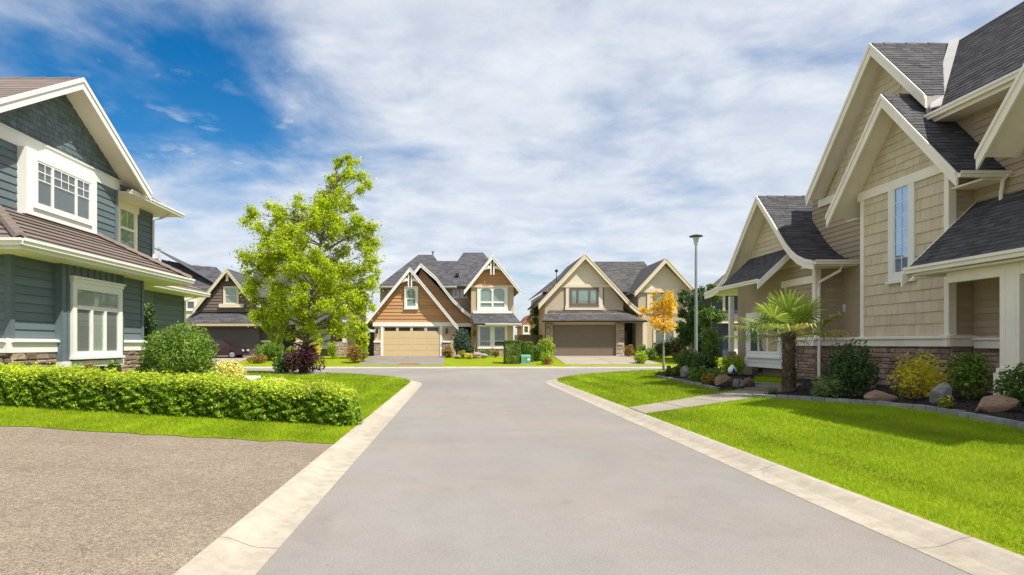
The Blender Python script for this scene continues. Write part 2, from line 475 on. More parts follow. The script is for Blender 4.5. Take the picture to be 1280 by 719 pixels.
def special():
    # asphalt
    m, nt, out = nm('asphalt'); b = NB(nt)
    big = b.rng(b.noise(.22, 5, .6, None, .6), .3, .7, .9, 1.1)
    c = b.mix(b.rng(b.noise(.3, 4, .6), .38, .62, 0, 1), (.258, .230, .208), (.246, .236, .218))
    c = b.scale(c, big)
    c = b.scale(c, b.rng(b.noise(1.7, 6, .7), .3, .7, .955, 1.045))
    c = b.scale(c, b.rng(b.noise(75, 3, .7), .3, .7, .80, 1.20))
    v = b.N('ShaderNodeTexVoronoi'); v.inputs['Scale'].default_value = 110; b.L(b.pos(), v.inputs['Vector'])
    c = b.scale(c, b.rng(v.outputs['Color'], 0, 1, .9, 1.1))
    # faint wheel streaks along the street
    st = b.noise(1.1, 4, .6, b.mapv(b.pos(), (1.0, .05, 1)))
    c = b.scale(c, b.rng(st, .35, .65, .97, 1.03))
    spt = b.noise(2.2, 3, .5, None, .4); c = b.scale(c, b.rng(spt, .66, .74, 1.0, .86))
    c = b.scale(c, b.rng(b.noise(.55, 6, .72, None, 1.2), .55, .75, 1.0, .88))
    c = b.scale(c, b.rng(b.noise(9, 2, .5), .74, .78, 1.0, .72))
    b.L(b.bsdf(c, .9, b.bump(v.outputs['Distance'], .3, .004), .25), out.inputs[0])
    # exposed aggregate
    m, nt, out = nm('aggregate'); b = NB(nt)
    v = b.N('ShaderNodeTexVoronoi'); v.inputs['Scale'].default_value = 95; b.L(b.pos(), v.inputs['Vector'])
    rp = b.N('ShaderNodeValToRGB'); b.L(v.outputs['Color'], rp.inputs[0])
    e = rp.color_ramp.elements; e[0].position = 0; e[0].color = (.10, .082, .062, 1); e[1].position = 1; e[1].color = (.44, .36, .265, 1)
    q = e.new(.45); q.color = (.255, .205, .15, 1); q = e.new(.75); q.color = (.325, .26, .19, 1)
    c = b.scale(rp.outputs[0], b.rng(b.noise(.8, 5, .65), .3, .7, .86, 1.14))
    c = b.scale(c, b.rng(b.noise(14, 3, .6), .3, .7, .82, 1.18))
    c = b.mix(b.rng(v.outputs['Distance'], .5, .9, 0, .6), c, (.1, .088, .072))
    b.L(b.bsdf(c, .85, b.bump(b.m('SUBTRACT', 1.0, v.outputs['Distance']), .8, .008), .3), out.inputs[0])
    # concrete kerb
    m, nt, out = nm('kerb'); b = NB(nt)
    c = b.mix(b.rng(b.noise(.9, 6, .7), .35, .7, 0, 1), (.45, .40, .325), (.39, .34, .27))
    c = b.scale(c, b.rng(b.noise(6, 6, .7), .3, .7, .82, 1.12))
    sz = b.N('ShaderNodeSeparateXYZ'); b.L(b.pos(), sz.inputs[0])
    c = b.mix(b.m('MULTIPLY', b.rng(sz.outputs[2], .030, .012, 0, 1), b.rng(b.noise(4, 5, .7), .45, .75, 0, .45)), c, (.20, .17, .13))
    c = b.scale(c, b.rng(b.noise(120, 3, .7), .3, .7, .9, 1.1))
    sp = b.noise(3.1, 4, .6, None, .8); c = b.mix(b.rng(sp, .66, .74, 0, .5), c, (.16, .135, .11))
    c = b.scale(c, b.rng(b.N('ShaderNodeObjectInfo').outputs['Random'], 0, 1, .95, 1.05))
    b.L(b.bsdf(c, .85, b.bump(b.noise(90, 4, .7), .3, .004), .25), out.inputs[0])
    # soil and turf beneath the blades
    m, nt, out = nm('turf'); b = NB(nt)
    c = b.mix(b.rng(b.noise(1.2, 5, .65), .3, .7, 0, 1), (.16, .22, .004), (.24, .30, .006))
    c = b.scale(c, b.rng(b.noise(30, 4, .7), .3, .7, .7, 1.3))
    b.L(b.bsdf(c, .9, b.bump(b.noise(60, 3, .7), .6, .02), .15), out.inputs[0])
    m, nt, out = nm('blade'); b = NB(nt)
    r = b.N('ShaderNodeNewGeometry').outputs['Random Per Island']
    c = b.mix(r, (.165, .275, .003), (.335, .475, .006))
    patch = b.rng(b.noise(.9, 5, .65), .38, .66, 0, 1)
    c = b.mix(b.m('MULTIPLY', patch, .5), c, (.44, .53, .02))
    mow = b.noise(.8, 2, .5, b.mapv(b.pos(), (2.0, .15, 0)))
    c = b.scale(c, b.rng(mow, .35, .65, .80, 1.18))
    c = b.scale(c, b.rng(b.noise(.35, 3, .5), .3, .7, .86, 1.12))
    dry = b.m('MULTIPLY', b.rng(b.noise(2.6, 5, .7, None, .5), .60, .74, 0, 1), b.rng(r, .2, .9, .2, 1)); c = b.mix(b.m('MULTIPLY', dry, .5), c, (.52, .46, .08))
    d = b.bsdf(c, .55, None, .3); t = b.N('ShaderNodeBsdfTranslucent'); b.L(c, t.inputs[0])
    mx = b.N('ShaderNodeMixShader'); mx.inputs[0].default_value = .35; b.L(d, mx.inputs[1]); b.L(t.outputs[0], mx.inputs[2]); b.L(mx.outputs[0], out.inputs[0])
    # glass: clear pane with a strong sheen; glass_bright tinted blue for reflected sky
    for name, add, tint in (('glass', .07, (1, 1, 1)), ('glass_bright', .40, (.62, .80, 1))):
        m, nt, out = nm(name); b = NB(nt)
        lw = b.N('ShaderNodeLayerWeight'); lw.inputs[0].default_value = .5
        fr = b.m('MULTIPLY', b.m('POWER', lw.outputs['Facing'], 5.0), .9)
        tr = b.N('ShaderNodeBsdfTransparent'); tr.inputs[0].default_value = (.93, .96, .95, 1)
        gl = b.N('ShaderNodeBsdfGlossy'); gl.inputs['Roughness'].default_value = .015; gl.inputs[0].default_value = (*tint, 1)
        b.L(b.bump(b.noise(2.2, 2, .5), .05, .02), gl.inputs['Normal'])
        mx = b.N('ShaderNodeMixShader'); b.L(b.m('MINIMUM', b.m('ADD', fr, add), 1.0), mx.inputs[0])
        b.L(tr.outputs[0], mx.inputs[1]); b.L(gl.outputs[0], mx.inputs[2]); b.L(mx.outputs[0], out.inputs[0])
    # window blind with fine slats
    for name, c0 in (('blind', (.42, .43, .38)), ('blind_dark', (.13, .14, .135)), ('blind_grey', (.25, .255, .24)), ('blind_sky_tint', (.10, .15, .24)), ('blind_green', (.34, .42, .36)), ('curtain', (.46, .48, .42))):  # the blue blind's colour stands in for sky reflected in the bay window
        m, nt, out = nm(name); b = NB(nt)
        w = b.N('ShaderNodeTexWave'); w.bands_direction = 'Z' if name != 'curtain' else 'Y'; w.inputs['Scale'].default_value = 9 if name != 'curtain' else 5
        w.inputs['Distortion'].default_value = 0 if name != 'curtain' else 1.5
        b.L(b.pos(), w.inputs['Vector'])
        b.L(b.bsdf(b.scale(c0, b.rng(w.outputs[1], 0, 1, .75, 1.1)), .7), out.inputs[0])
special()
plain('white', (.80, .78, .74), .5, .05, 1.5, .05, 60, dirt=.10)
plain('cream', (.89, .80, .70), .55, .06, 1.5, .06, 60, dirt=.12)
plain('cream_far', (.68, .58, .43), .6, .05, 1.0, 0)
plain('beige', (.52, .40, .255), .7, .06, 1.0, 0)
plain('teal', (.115, .152, .168), .6, .10, 3.0, .25, 30, rnd=.12, stretch=(1, .15, 3))
plain('teal_shingle', (.125, .162, .176), .65, .10, 3.0, .2, 30, isl=.22)
plain('tan', (.61, .505, .355), .7, .08, 3.0, .25, 25, rnd=.07, stretch=(3, 3, .4), dirt=.06)
plain('tan_lap', (.40, .31, .21), .65, .08, 3.0, .2, 30, rnd=.08, stretch=(1, .2, 3))
plain('tile', (.185, .145, .125), .75, .16, 1.6, .3, 30, rnd=.10, dirt=.35)
plain('roof_dark', (.068, .066, .072), .85, .15, 4.0, .4, 90, isl=.35)
plain('roof_far', (.078, .077, .084), .9, .25, 9.0, .3, 30, isl=.3)
plain('roof_far2', (.082, .077, .078), .9, .25, 9.0, .3, 30, isl=.3)
plain('flashing', (.55, .52, .50), .35, .1, 2, .05, 30, metal=.3)
plain('flashing_dark', (.12, .12, .13), .4, .1, 2, .05, 30, metal=.3)
plain('stone_l', (.30, .21, .15), .85, .25, 9, .8, 35, rnd=.38, col2=(.22, .17, .14))
plain('stone_r', (.24, .175, .14), .85, .25, 9, .8, 35, rnd=.42, col2=(.33, .225, .165))
plain('stone_far', (.42, .31, .22), .85, .3, 6, .4, 20, rnd=.25, col2=(.30, .24, .19))
plain('mortar', (.07, .06, .055), .95, .1, 6, .3, 40)
plain('edge_stone', (.25, .245, .24), .9, .25, 7, .7, 40, rnd=.2)
plain('rock_brown', (.30, .19, .13), .85, .3, 4, .8, 12)
plain('rock_grey', (.24, .225, .21), .85, .3, 5, .8, 14)
plain('rock_red', (.21, .125, .10), .85, .3, 5, .8, 14)
plain('concrete', (.30, .265, .215), .85, .15, 1.2, .2, 80, dirt=.15)
plain('concrete_far', (.34, .29, .23), .85, .12, .6, .1, 60, dirt=.15)
plain('drive_far', (.22, .195, .175), .85, .12, .6, .1, 60, dirt=.15)
plain('paver', (.17, .14, .12), .85, .12, 1.2, .3, 60, rnd=.15)
plain('soil', (.10, .13, .03), .95, .3, .5, 0)
plain('mulch', (.021, .016, .014), .95, .5, 14, 1.0, 45)
plain('mulch_chip', (.026, .019, .016), .95, .3, 14, .3, 45, isl=.5)
plain('brown', (.47, .255, .118), .75, .10, 2, .1, 20, isl=.12, stretch=(.4, 1, 5))
plain('brown_dark', (.14, .108, .096), .75, .10, 2, 0, 20, isl=.1)
plain('door_cream', (.60, .46, .26), .5, .03, 1, 0)
plain('door_taupe', (.17, .135, .095), .5, .03, 1, 0)
plain('door_dark', (.11, .092, .088), .5, .03, 1, 0)
plain('door_white', (.72, .70, .66), .5, .03, 1, 0)
plain('taupe', (.45, .375, .275), .7, .05, 1, 0, isl=.05)
plain('stucco', (.68, .60, .48), .8, .05, 1, 0)
plain('navy', (.038, .06, .095), .65, .06, 1, 0, isl=.1)
plain('dark', (.02, .019, .018), .7, .1, 2, 0)  # near-black that paints the shade inside the far entries
plain('metal_dark', (.05, .05, .052), .45, .1, 3, 0, metal=.5)
plain('steel', (.34, .36, .38), .4, .08, 3, 0, metal=.6)
plain('lamp_glass', (.62, .64, .66), .15, .02, 3, 0)
plain('fence', (.12, .085, .068), .85, .15, 3, 0, rnd=.12)
plain('utility_green', (.12, .30, .20), .45, .05, 2, 0)
plain('car_paint', (.03, .012, .014), .18, .02, 2, 0, spec=.6)
plain('car_glass', (.02, .022, .025), .05, .02, 2, 0, spec=.7)
plain('rubber', (.02, .02, .02), .8, .1, 5, 0)
plain('terracotta', (.30, .085, .05), .7, .1, 5, 0)
plain('mat_red', (.28, .09, .06), .9, .2, 5, 0)
plain('far_brick', (.42, .20, .11), .8, .1, 3, 0)
plain('bark', (.22, .175, .14), .9, .35, 9, .8, 30)
plain('bark_pale', (.30, .25, .20), .85, .35, 9, .5, 30)
plain('palm_fibre', (.15, .105, .07), .95, .4, 12, .9, 40, isl=.35)
plain('blue_glaze', (.02, .05, .20), .2, .1, 3, 0, spec=.6)
plain('white_glaze', (.75, .76, .78), .2, .04, 3, 0, spec=.6)
leaf('l_birch', (.24, .32, .012), (.42, .48, .022), (.54, .57, .05), .58)
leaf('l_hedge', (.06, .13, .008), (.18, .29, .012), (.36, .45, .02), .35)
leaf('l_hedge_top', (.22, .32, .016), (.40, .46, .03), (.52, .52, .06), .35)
leaf('l_bush', (.065, .13, .016), (.14, .225, .022), (.23, .31, .035), .3)
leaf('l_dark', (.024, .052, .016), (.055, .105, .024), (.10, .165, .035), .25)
leaf('l_mid', (.05, .10, .018), (.10, .17, .025), (.17, .24, .04), .3)
leaf('l_lime', (.13, .21, .012), (.27, .36, .02), (.40, .45, .04), .35)
leaf('l_yellow', (.42, .36, .02), (.60, .50, .04), (.34, .36, .03), .35)
leaf('l_cream', (.58, .52, .12), (.70, .66, .28), (.36, .42, .05), .3)
leaf('l_purple', (.035, .012, .020), (.075, .022, .035), (.12, .045, .04), .25)
leaf('l_orange', (.62, .34, .012), (.68, .50, .03), (.38, .30, .02), .4)
leaf('l_rust', (.26, .12, .03), (.20, .17, .03), (.36, .20, .05), .3)
leaf('l_cedar', (.06, .115, .015), (.12, .20, .02), (.18, .26, .03), .25)
leaf('l_spruce', (.03, .06, .04), (.06, .10, .06), (.10, .14, .09), .2)
leaf('l_silver', (.14, .20, .06), (.24, .31, .10), (.32, .40, .14), .3)
leaf('l_pink', (.42, .06, .10), (.55, .14, .20), (.3, .04, .08), .3)
leaf('l_palm', (.12, .19, .03), (.24, .31, .045), (.42, .42, .08), .35)
leaf('l_palm_old', (.30, .28, .06), (.40, .34, .09), (.26, .20, .07), .3)
# ------------------------------------------------------------------ the ground
import bmesh
KW = 0.46                                   # kerb width
XL, XR = -1.40, 3.56                        # road edges
YN, YF = 33.0, 42.0                         # cross street edges
CL, RL = (-9.4, 25.0), 8.0                  # corner arcs
CR, RR = (11.1, 25.46), 7.54
def sstep(x, a, b):
    t = min(1, max(0, (x - a) / (b - a))); return t * t * (3 - 2 * t)
def gz(x, y):
    if y > YF: return 0.09 + 0.52 * sstep(y, YF + .4, YF + 9.5)
    if x < 0:
        d = max(0, XL - KW - x)
        return 0.09 + min(.43, d * .058) * (1 - .8 * sstep(y, 15, 27))
    d = max(0, x - XR - KW)
    return 0.09 + min(.34, d * .045) * (1 - .35 * sstep(y, 20, 30))
def patch(name, poly, mat, step=0.8, dz=0.0, kind='structure', parent=None, zf=None):
    bm = bmesh.new()
    bm.faces.new([bm.verts.new((x, y, 0)) for x, y in poly])
    xs = [p[0] for p in poly]; ys = [p[1] for p in poly]
    for ax, lo, hi in ((0, min(xs), max(xs)), (1, min(ys), max(ys))):
        n = int((hi - lo) / step)
        for i in range(1, n + 1):
            c = [0, 0, 0]; c[ax] = lo + i * step; nn = [0, 0, 0]; nn[ax] = 1
            bmesh.ops.bisect_plane(bm, geom=bm.verts[:] + bm.edges[:] + bm.faces[:], plane_co=c, plane_no=nn)
    bmesh.ops.triangulate(bm, faces=bm.faces[:])
    for v in bm.verts: v.co.z = (zf or gz)(v.co.x, v.co.y) + dz
    bmesh.ops.recalc_face_normals(bm, faces=bm.faces[:])
    me = bpy.data.meshes.new(name); bm.to_mesh(me); bm.free()
    me.materials.append(M[mat]); me.polygons.foreach_set('use_smooth', [True] * len(me.polygons))
    o = bpy.data.objects.new(name, me); COL.objects.link(o); o.parent = parent
    if kind and parent is None: o['kind'] = kind
    return o
g = G(); g.add([(-3000, -200, -.12), (3000, -200, -.12), (3000, 4000, -.12), (-3000, 4000, -.12)], [(0, 1, 2, 3)])
tag(g.build('ground', 'soil'), kind='structure')
def arc(c, r, a0, a1, n=16): return [(c[0] + r * math.cos(math.radians(a0 + (a1 - a0) * i / n)), c[1] + r * math.sin(math.radians(a0 + (a1 - a0) * i / n))) for i in range(n + 1)]
left_edge = [(XL, -7)] + arc(CL, RL, 0, 90) + [(-70, YN)]
right_edge = [(XR, -7)] + arc(CR, RR, 180, 90) + [(70, YN)]
road_poly = left_edge + [(-70, YF)] + [(70, YF)] + right_edge[::-1]
bm_v = [(x, y, 0.0) for x, y in road_poly]
tag(mobj('road', bm_v, [tuple(range(len(bm_v)))], 'asphalt'), kind='structure')
def offset_path(path, d):
    out = []
    for i, p in enumerate(path):
        a = Vector(path[max(i - 1, 0)]); b = Vector(path[min(i + 1, len(path) - 1)])
        t = (b - a).normalized(); out.append((p[0] - t.y * d, p[1] + t.x * d))
    return out
def resample(path, step):
    P = [Vector(p) for p in path]; out = [P[0]]; acc = 0
    for a, b in zip(P, P[1:]):
        L = (b - a).length; s = step - acc
        while s <= L: out.append(a + (b - a) * (s / L)); s += step
        acc = L - (s - step)
    return [tuple(p) for p in out]
def kerb(name, path, side, seclen=3.0, step=.5):
    """rolled concrete kerb poured in sections with open joints"""
    root = bpy.data.objects.new(name, None); COL.objects.link(root); root['kind'] = 'structure'
    prof = [(0, -.12), (0, .004), (.15, .010), (.22, .022), (.32, .062), (.40, .088), (KW, .094), (KW, -.12)]
    pts = resample(path, step); n = int(seclen / step)
    for s in range(0, len(pts) - 1, n):
        seg = pts[s:s + n + 1]
        if len(seg) < 2: continue
        vs, fs = [], []; k = len(prof)
        for i, p in enumerate(seg):
            gi = s + i
            a = Vector(pts[max(gi - 1, 0)]); b = Vector(pts[min(gi + 1, len(pts) - 1)]); t = (b - a).normalized()
            nn = Vector((-t.y, t.x)) * side
            q = Vector(p) + t * (.007 if i == 0 else (-.007 if i == len(seg) - 1 else 0))
            vs += [(q.x + nn.x * o, q.y + nn.y * o, z) for o, z in prof]
        for i in range(len(seg) - 1):
            fs += [(i * k + j, i * k + (j + 1) % k, (i + 1) * k + (j + 1) % k, (i + 1) * k + j) for j in range(k)]
        fs += [tuple(range(k)), tuple((len(seg) - 1) * k + j for j in range(k))[::-1]]
        mobj('kerb_section', vs, fs, 'kerb', root)
kerb('kerb_left', left_edge, 1)
kerb('kerb_right', right_edge, -1)
kerb('kerb_far', [(-60, YF), (60, YF)], 1, 4.0, 1.0)
left_out = [(p[0], p[1]) for p in offset_path(resample(left_edge, .5), KW)]
right_out = [(p[0], p[1]) for p in offset_path(resample(right_edge, .5), -KW)]
DY = 9.62                                   # driveway edge of the left plot
lo = [p for p in left_out if p[1] > DY + .05 and p[0] > -40]
# lawn edge at the drive is ragged
rag = [(-1.87 - i * .35, DY + random.uniform(-.09, .09) + (.10 if i < 3 else 0)) for i in range(20)] + [(-14, DY)]
lawn_left = [(XL - KW - .001, DY + .1)] + lo + [(-40, YN - KW), (-40, DY)] + rag[::-1]
patch('lawn_left', lawn_left, 'turf', .8)
patch('driveway_left', [(XL - KW - .002, -7), (XL - KW - .002, DY + .3), (-14, DY + .3), (-14, -7)], 'aggregate', .8, dz=-.008)
ro = [p for p in right_out if p[0] < 30]
lawn_right = ro + [(30, YN - KW), (30, -7)]
patch('lawn_right', lawn_right, 'turf', .8)
patch('lawn_far', [(-60, YF + KW), (60, YF + KW), (60, 90), (-60, 90)], 'turf', 3.0)
# path of the right plot, in cast slabs
def quad_at(P, t0, t1): return [tuple(P[0] + (P[1] - P[0]) * t0), tuple(P[0] + (P[1] - P[0]) * t1), tuple(P[3] + (P[2] - P[3]) * t1), tuple(P[3] + (P[2] - P[3]) * t0)]
pr = bpy.data.objects.new('garden_path', None); COL.objects.link(pr); pr['kind'] = 'structure'
PA = [Vector(p) for p in ((4.03, 13.75), (8.75, 16.9), (8.05, 18.35), (4.03, 15.1))]
for i in range(4):
    q = quad_at(PA, i / 4 + .003, (i + 1) / 4 - .003)
    o = patch('path_slab', q, 'concrete', .6, dz=.012, parent=pr)
PB = [Vector(p) for p in ((8.75, 16.95), (10.3, 19.2), (9.3, 22.0), (8.07, 18.4))]
for i in range(3):
    o = patch('path_slab', quad_at(PB, i / 3 + .003, (i + 1) / 3 - .003), 'paver', .5, dz=.014, parent=pr)
# planting beds
BED = [(7.25, 16.30), (7.85, 15.55), (8.33, 14.6), (8.75, 13.7), (8.97, 12.85), (9.02, 12.1), (8.95, 11.4), (8.75, 10.1), (8.4, 8.6), (7.9, 6.5), (13, 6.5), (13, 21), (10.6, 21), (10.3, 19.1), (8.75, 16.9)]
patch('bed_right', BED, 'mulch', .35, dz=.03, zf=lambda x, y: gz(x, y) + .02 * math.sin(x * 7 + y * 3) * math.sin(y * 5) + .02)
BED2 = [(8.15, 26.2), (8.0, 24.5), (7.85, 22.0), (7.65, 19.8), (7.45, 18.15), (8.05, 18.42), (9.25, 22.0), (10.3, 22.2), (11.2, 24.2), (11.2, 30.5), (9.4, 30), (8.5, 27.6)]
patch('bed_corner', BED2, 'mulch', .35, dz=.03, zf=lambda x, y: gz(x, y) + .02 * math.sin(x * 7 + y * 3) * math.sin(y * 5) + .02)
tc = [(-7.6 + 1.5 * math.cos(t * .314), 31.0 + .9 * math.sin(t * .314)) for t in range(20)]
patch('bed_birch', tc, 'mulch', .4, dz=.02)
def chips(name, poly, n):
    xs = [p[0] for p in poly]; ys = [p[1] for p in poly]
    def inside(x, y):
        r = False; j = len(poly) - 1
        for i in range(len(poly)):
            if (poly[i][1] > y) != (poly[j][1] > y) and x < (poly[j][0] - poly[i][0]) * (y - poly[i][1]) / (poly[j][1] - poly[i][1]) + poly[i][0]: r = not r
            j = i
        return r
    C = []
    while len(C) < n:
        x = random.uniform(min(xs), max(xs)); y = random.uniform(max(min(ys), 8), max(ys))
        if inside(x, y): C.append((x, y, gz(x, y) + .055 + random.uniform(0, .02)))
    o = leaves(name, np.array(C), .07, 'mulch_chip', None, up=1.5, asp=.4, kind='stuff')
    return o
tag(chips('mulch', BED, 5000), 'black bark mulch in the bed along the beige house', 'mulch')
tag(chips('mulch', BED2, 2500), 'black bark mulch in the corner bed by the lamp post', 'mulch')
# edging stones: each block its own
def edging(name, path, label, step=.30):
    t = thing(name, label, 'edging', (*path[0], gz(*path[0])))
    pts = resample(path, step)
    for a, b in zip(pts, pts[1:]):
        a = Vector(a); b = Vector(b); d = (b - a); n = Vector((-d.y, d.x)).normalized() * .075
        a2 = a + d * .03; b2 = b - d * .03
        z = min(gz(*a), gz(*b)); h = .095 + random.uniform(-.01, .01); j = lambda: random.uniform(-.008, .008)
        vs = [(*(a2 - n), z - .05), (*(b2 - n), z - .05), (*(b2 + n), z - .05), (*(a2 + n), z - .05),
              (a2.x - n.x * .85 + j(), a2.y - n.y * .85 + j(), z + h), (b2.x - n.x * .85 + j(), b2.y - n.y * .85 + j(), z + h), (b2.x + n.x * .85, b2.y + n.y * .85, z + h + j()), (a2.x + n.x * .85, a2.y + n.y * .85, z + h + j())]
        mobj('edging_block', vs, [(4, 5, 6, 7), (0, 1, 5, 4), (1, 2, 6, 5), (2, 3, 7, 6), (3, 0, 4, 7)], 'edge_stone', t)
edging('bed_edging', BED[:10], 'curved row of grey edging blocks between right lawn and long mulch bed')
edging('bed_edging', BED2[:5], 'straight row of grey edging blocks beside corner lawn and small mulch bed')
edging('bed_edging', tc[10:20], 'short arc of grey edging blocks around the birch tree bed')
# driveways of the far houses
def far_drive(name, x0, x1, mat, y1=52.2, xe=None):
    root = bpy.data.objects.new(name, None); COL.objects.link(root); root['kind'] = 'structure'
    n = 2
    for i in range(n):
        for j in range(2):
            a = x0 + (x1 - x0) * i / n + .015; b = x0 + (x1 - x0) * (i + 1) / n - .015
            ya = YF + KW + .01 + (y1 - YF - KW) * j / 2 + .01; yb = YF + KW + (y1 - YF - KW) * (j + 1) / 2 - .01
            patch('drive_slab', [(a, ya), (b, ya), (b, yb), (a, yb)], mat, 1.0, dz=.02, parent=root)
hx = lambda u, D=52.0: (u - 572) * D / 800
hz = lambda v, D=52.0: 1.6 + (430 - v) * D / 800
far_drive('driveway_tan_house', hx(466, 52), hx(557, 52), 'drive_far')
far_drive('driveway_taupe_house', hx(688), hx(790), 'concrete_far')
far_drive('driveway_dark_house', hx(262), hx(330), 'concrete_far')
far_drive('driveway_blue_house', hx(905, 50), hx(945, 50), 'concrete_far', 50)
# grass blades
def blades(label, poly, dens, hgt, wid, excl=(), ymax=99, xmin=-99):
    xs = np.array([p[0] for p in poly]); ys = np.array([p[1] for p in poly])
    def inside(px, py, pl):
        r = np.zeros(len(px), bool); j = len(pl) - 1
        for i in range(len(pl)):
            xi, yi = pl[i]; xj, yj = pl[j]
            if yi != yj:
                c = ((yi > py) != (yj > py)) & (px < (xj - xi) * (py - yi) / (yj - yi) + xi); r ^= c
            j = i
        return r
    x0, x1, y0, y1 = max(xs.min(), xmin), xs.max(), max(ys.min(), 3.0), min(ys.max(), ymax)
    out = []
    yy = y0
    while yy < y1:
        d = dens(yy); n = int((x1 - x0) * d)
        px = rng.uniform(x0, x1, n); py = rng.uniform(yy, min(yy + 1, y1), n)
        k = inside(px, py, poly)
        for e in excl: k &= ~inside(px, py, e)
        u = 572 + 800 * px / np.maximum(py, .1); k &= (u > -60) & (u < 1360)
        out.append(np.stack([px[k], py[k]], 1)); yy += 1
    P = np.concatenate(out); n = len(P)
    z = np.array([gz(a, b) for a, b in P])
    base = np.column_stack([P, z - .004])
    sc = np.clip(P[:, 1] / 9.0, .8, 2.6)
    h = hgt * rng.uniform(.5, 1.3, n) * np.sqrt(sc); w = wid * sc * rng.uniform(.7, 1.3, n)
    an = rng.uniform(0, 2 * np.pi, n); t = np.column_stack([np.cos(an), np.sin(an), np.zeros(n)])
    ln = rng.normal(size=(n, 3)) * .45; ln[:, 2] = 1
    tip = base + ln * h[:, None]
    v = np.stack([base - t * w[:, None] * .5, base + t * w[:, None] * .5, tip], 1)
    o = npobj('grass', v, 3, 'blade', None, 'stuff'); tag(o, label, 'grass')
dn = lambda y: 5200 if y < 7 else (3600 if y < 10 else (2200 if y < 14 else (1300 if y < 20 else 600)))
blades('mown bright grass of the right lawn beside the kerb', lawn_right, dn, .042, .0075, excl=(BED, BED2, [tuple(p) for p in PA], [tuple(p) for p in PB]), ymax=33)
blades('mown bright grass around the hedge on the left', lawn_left, dn, .042, .0075, excl=(tc,), ymax=33, xmin=-12)
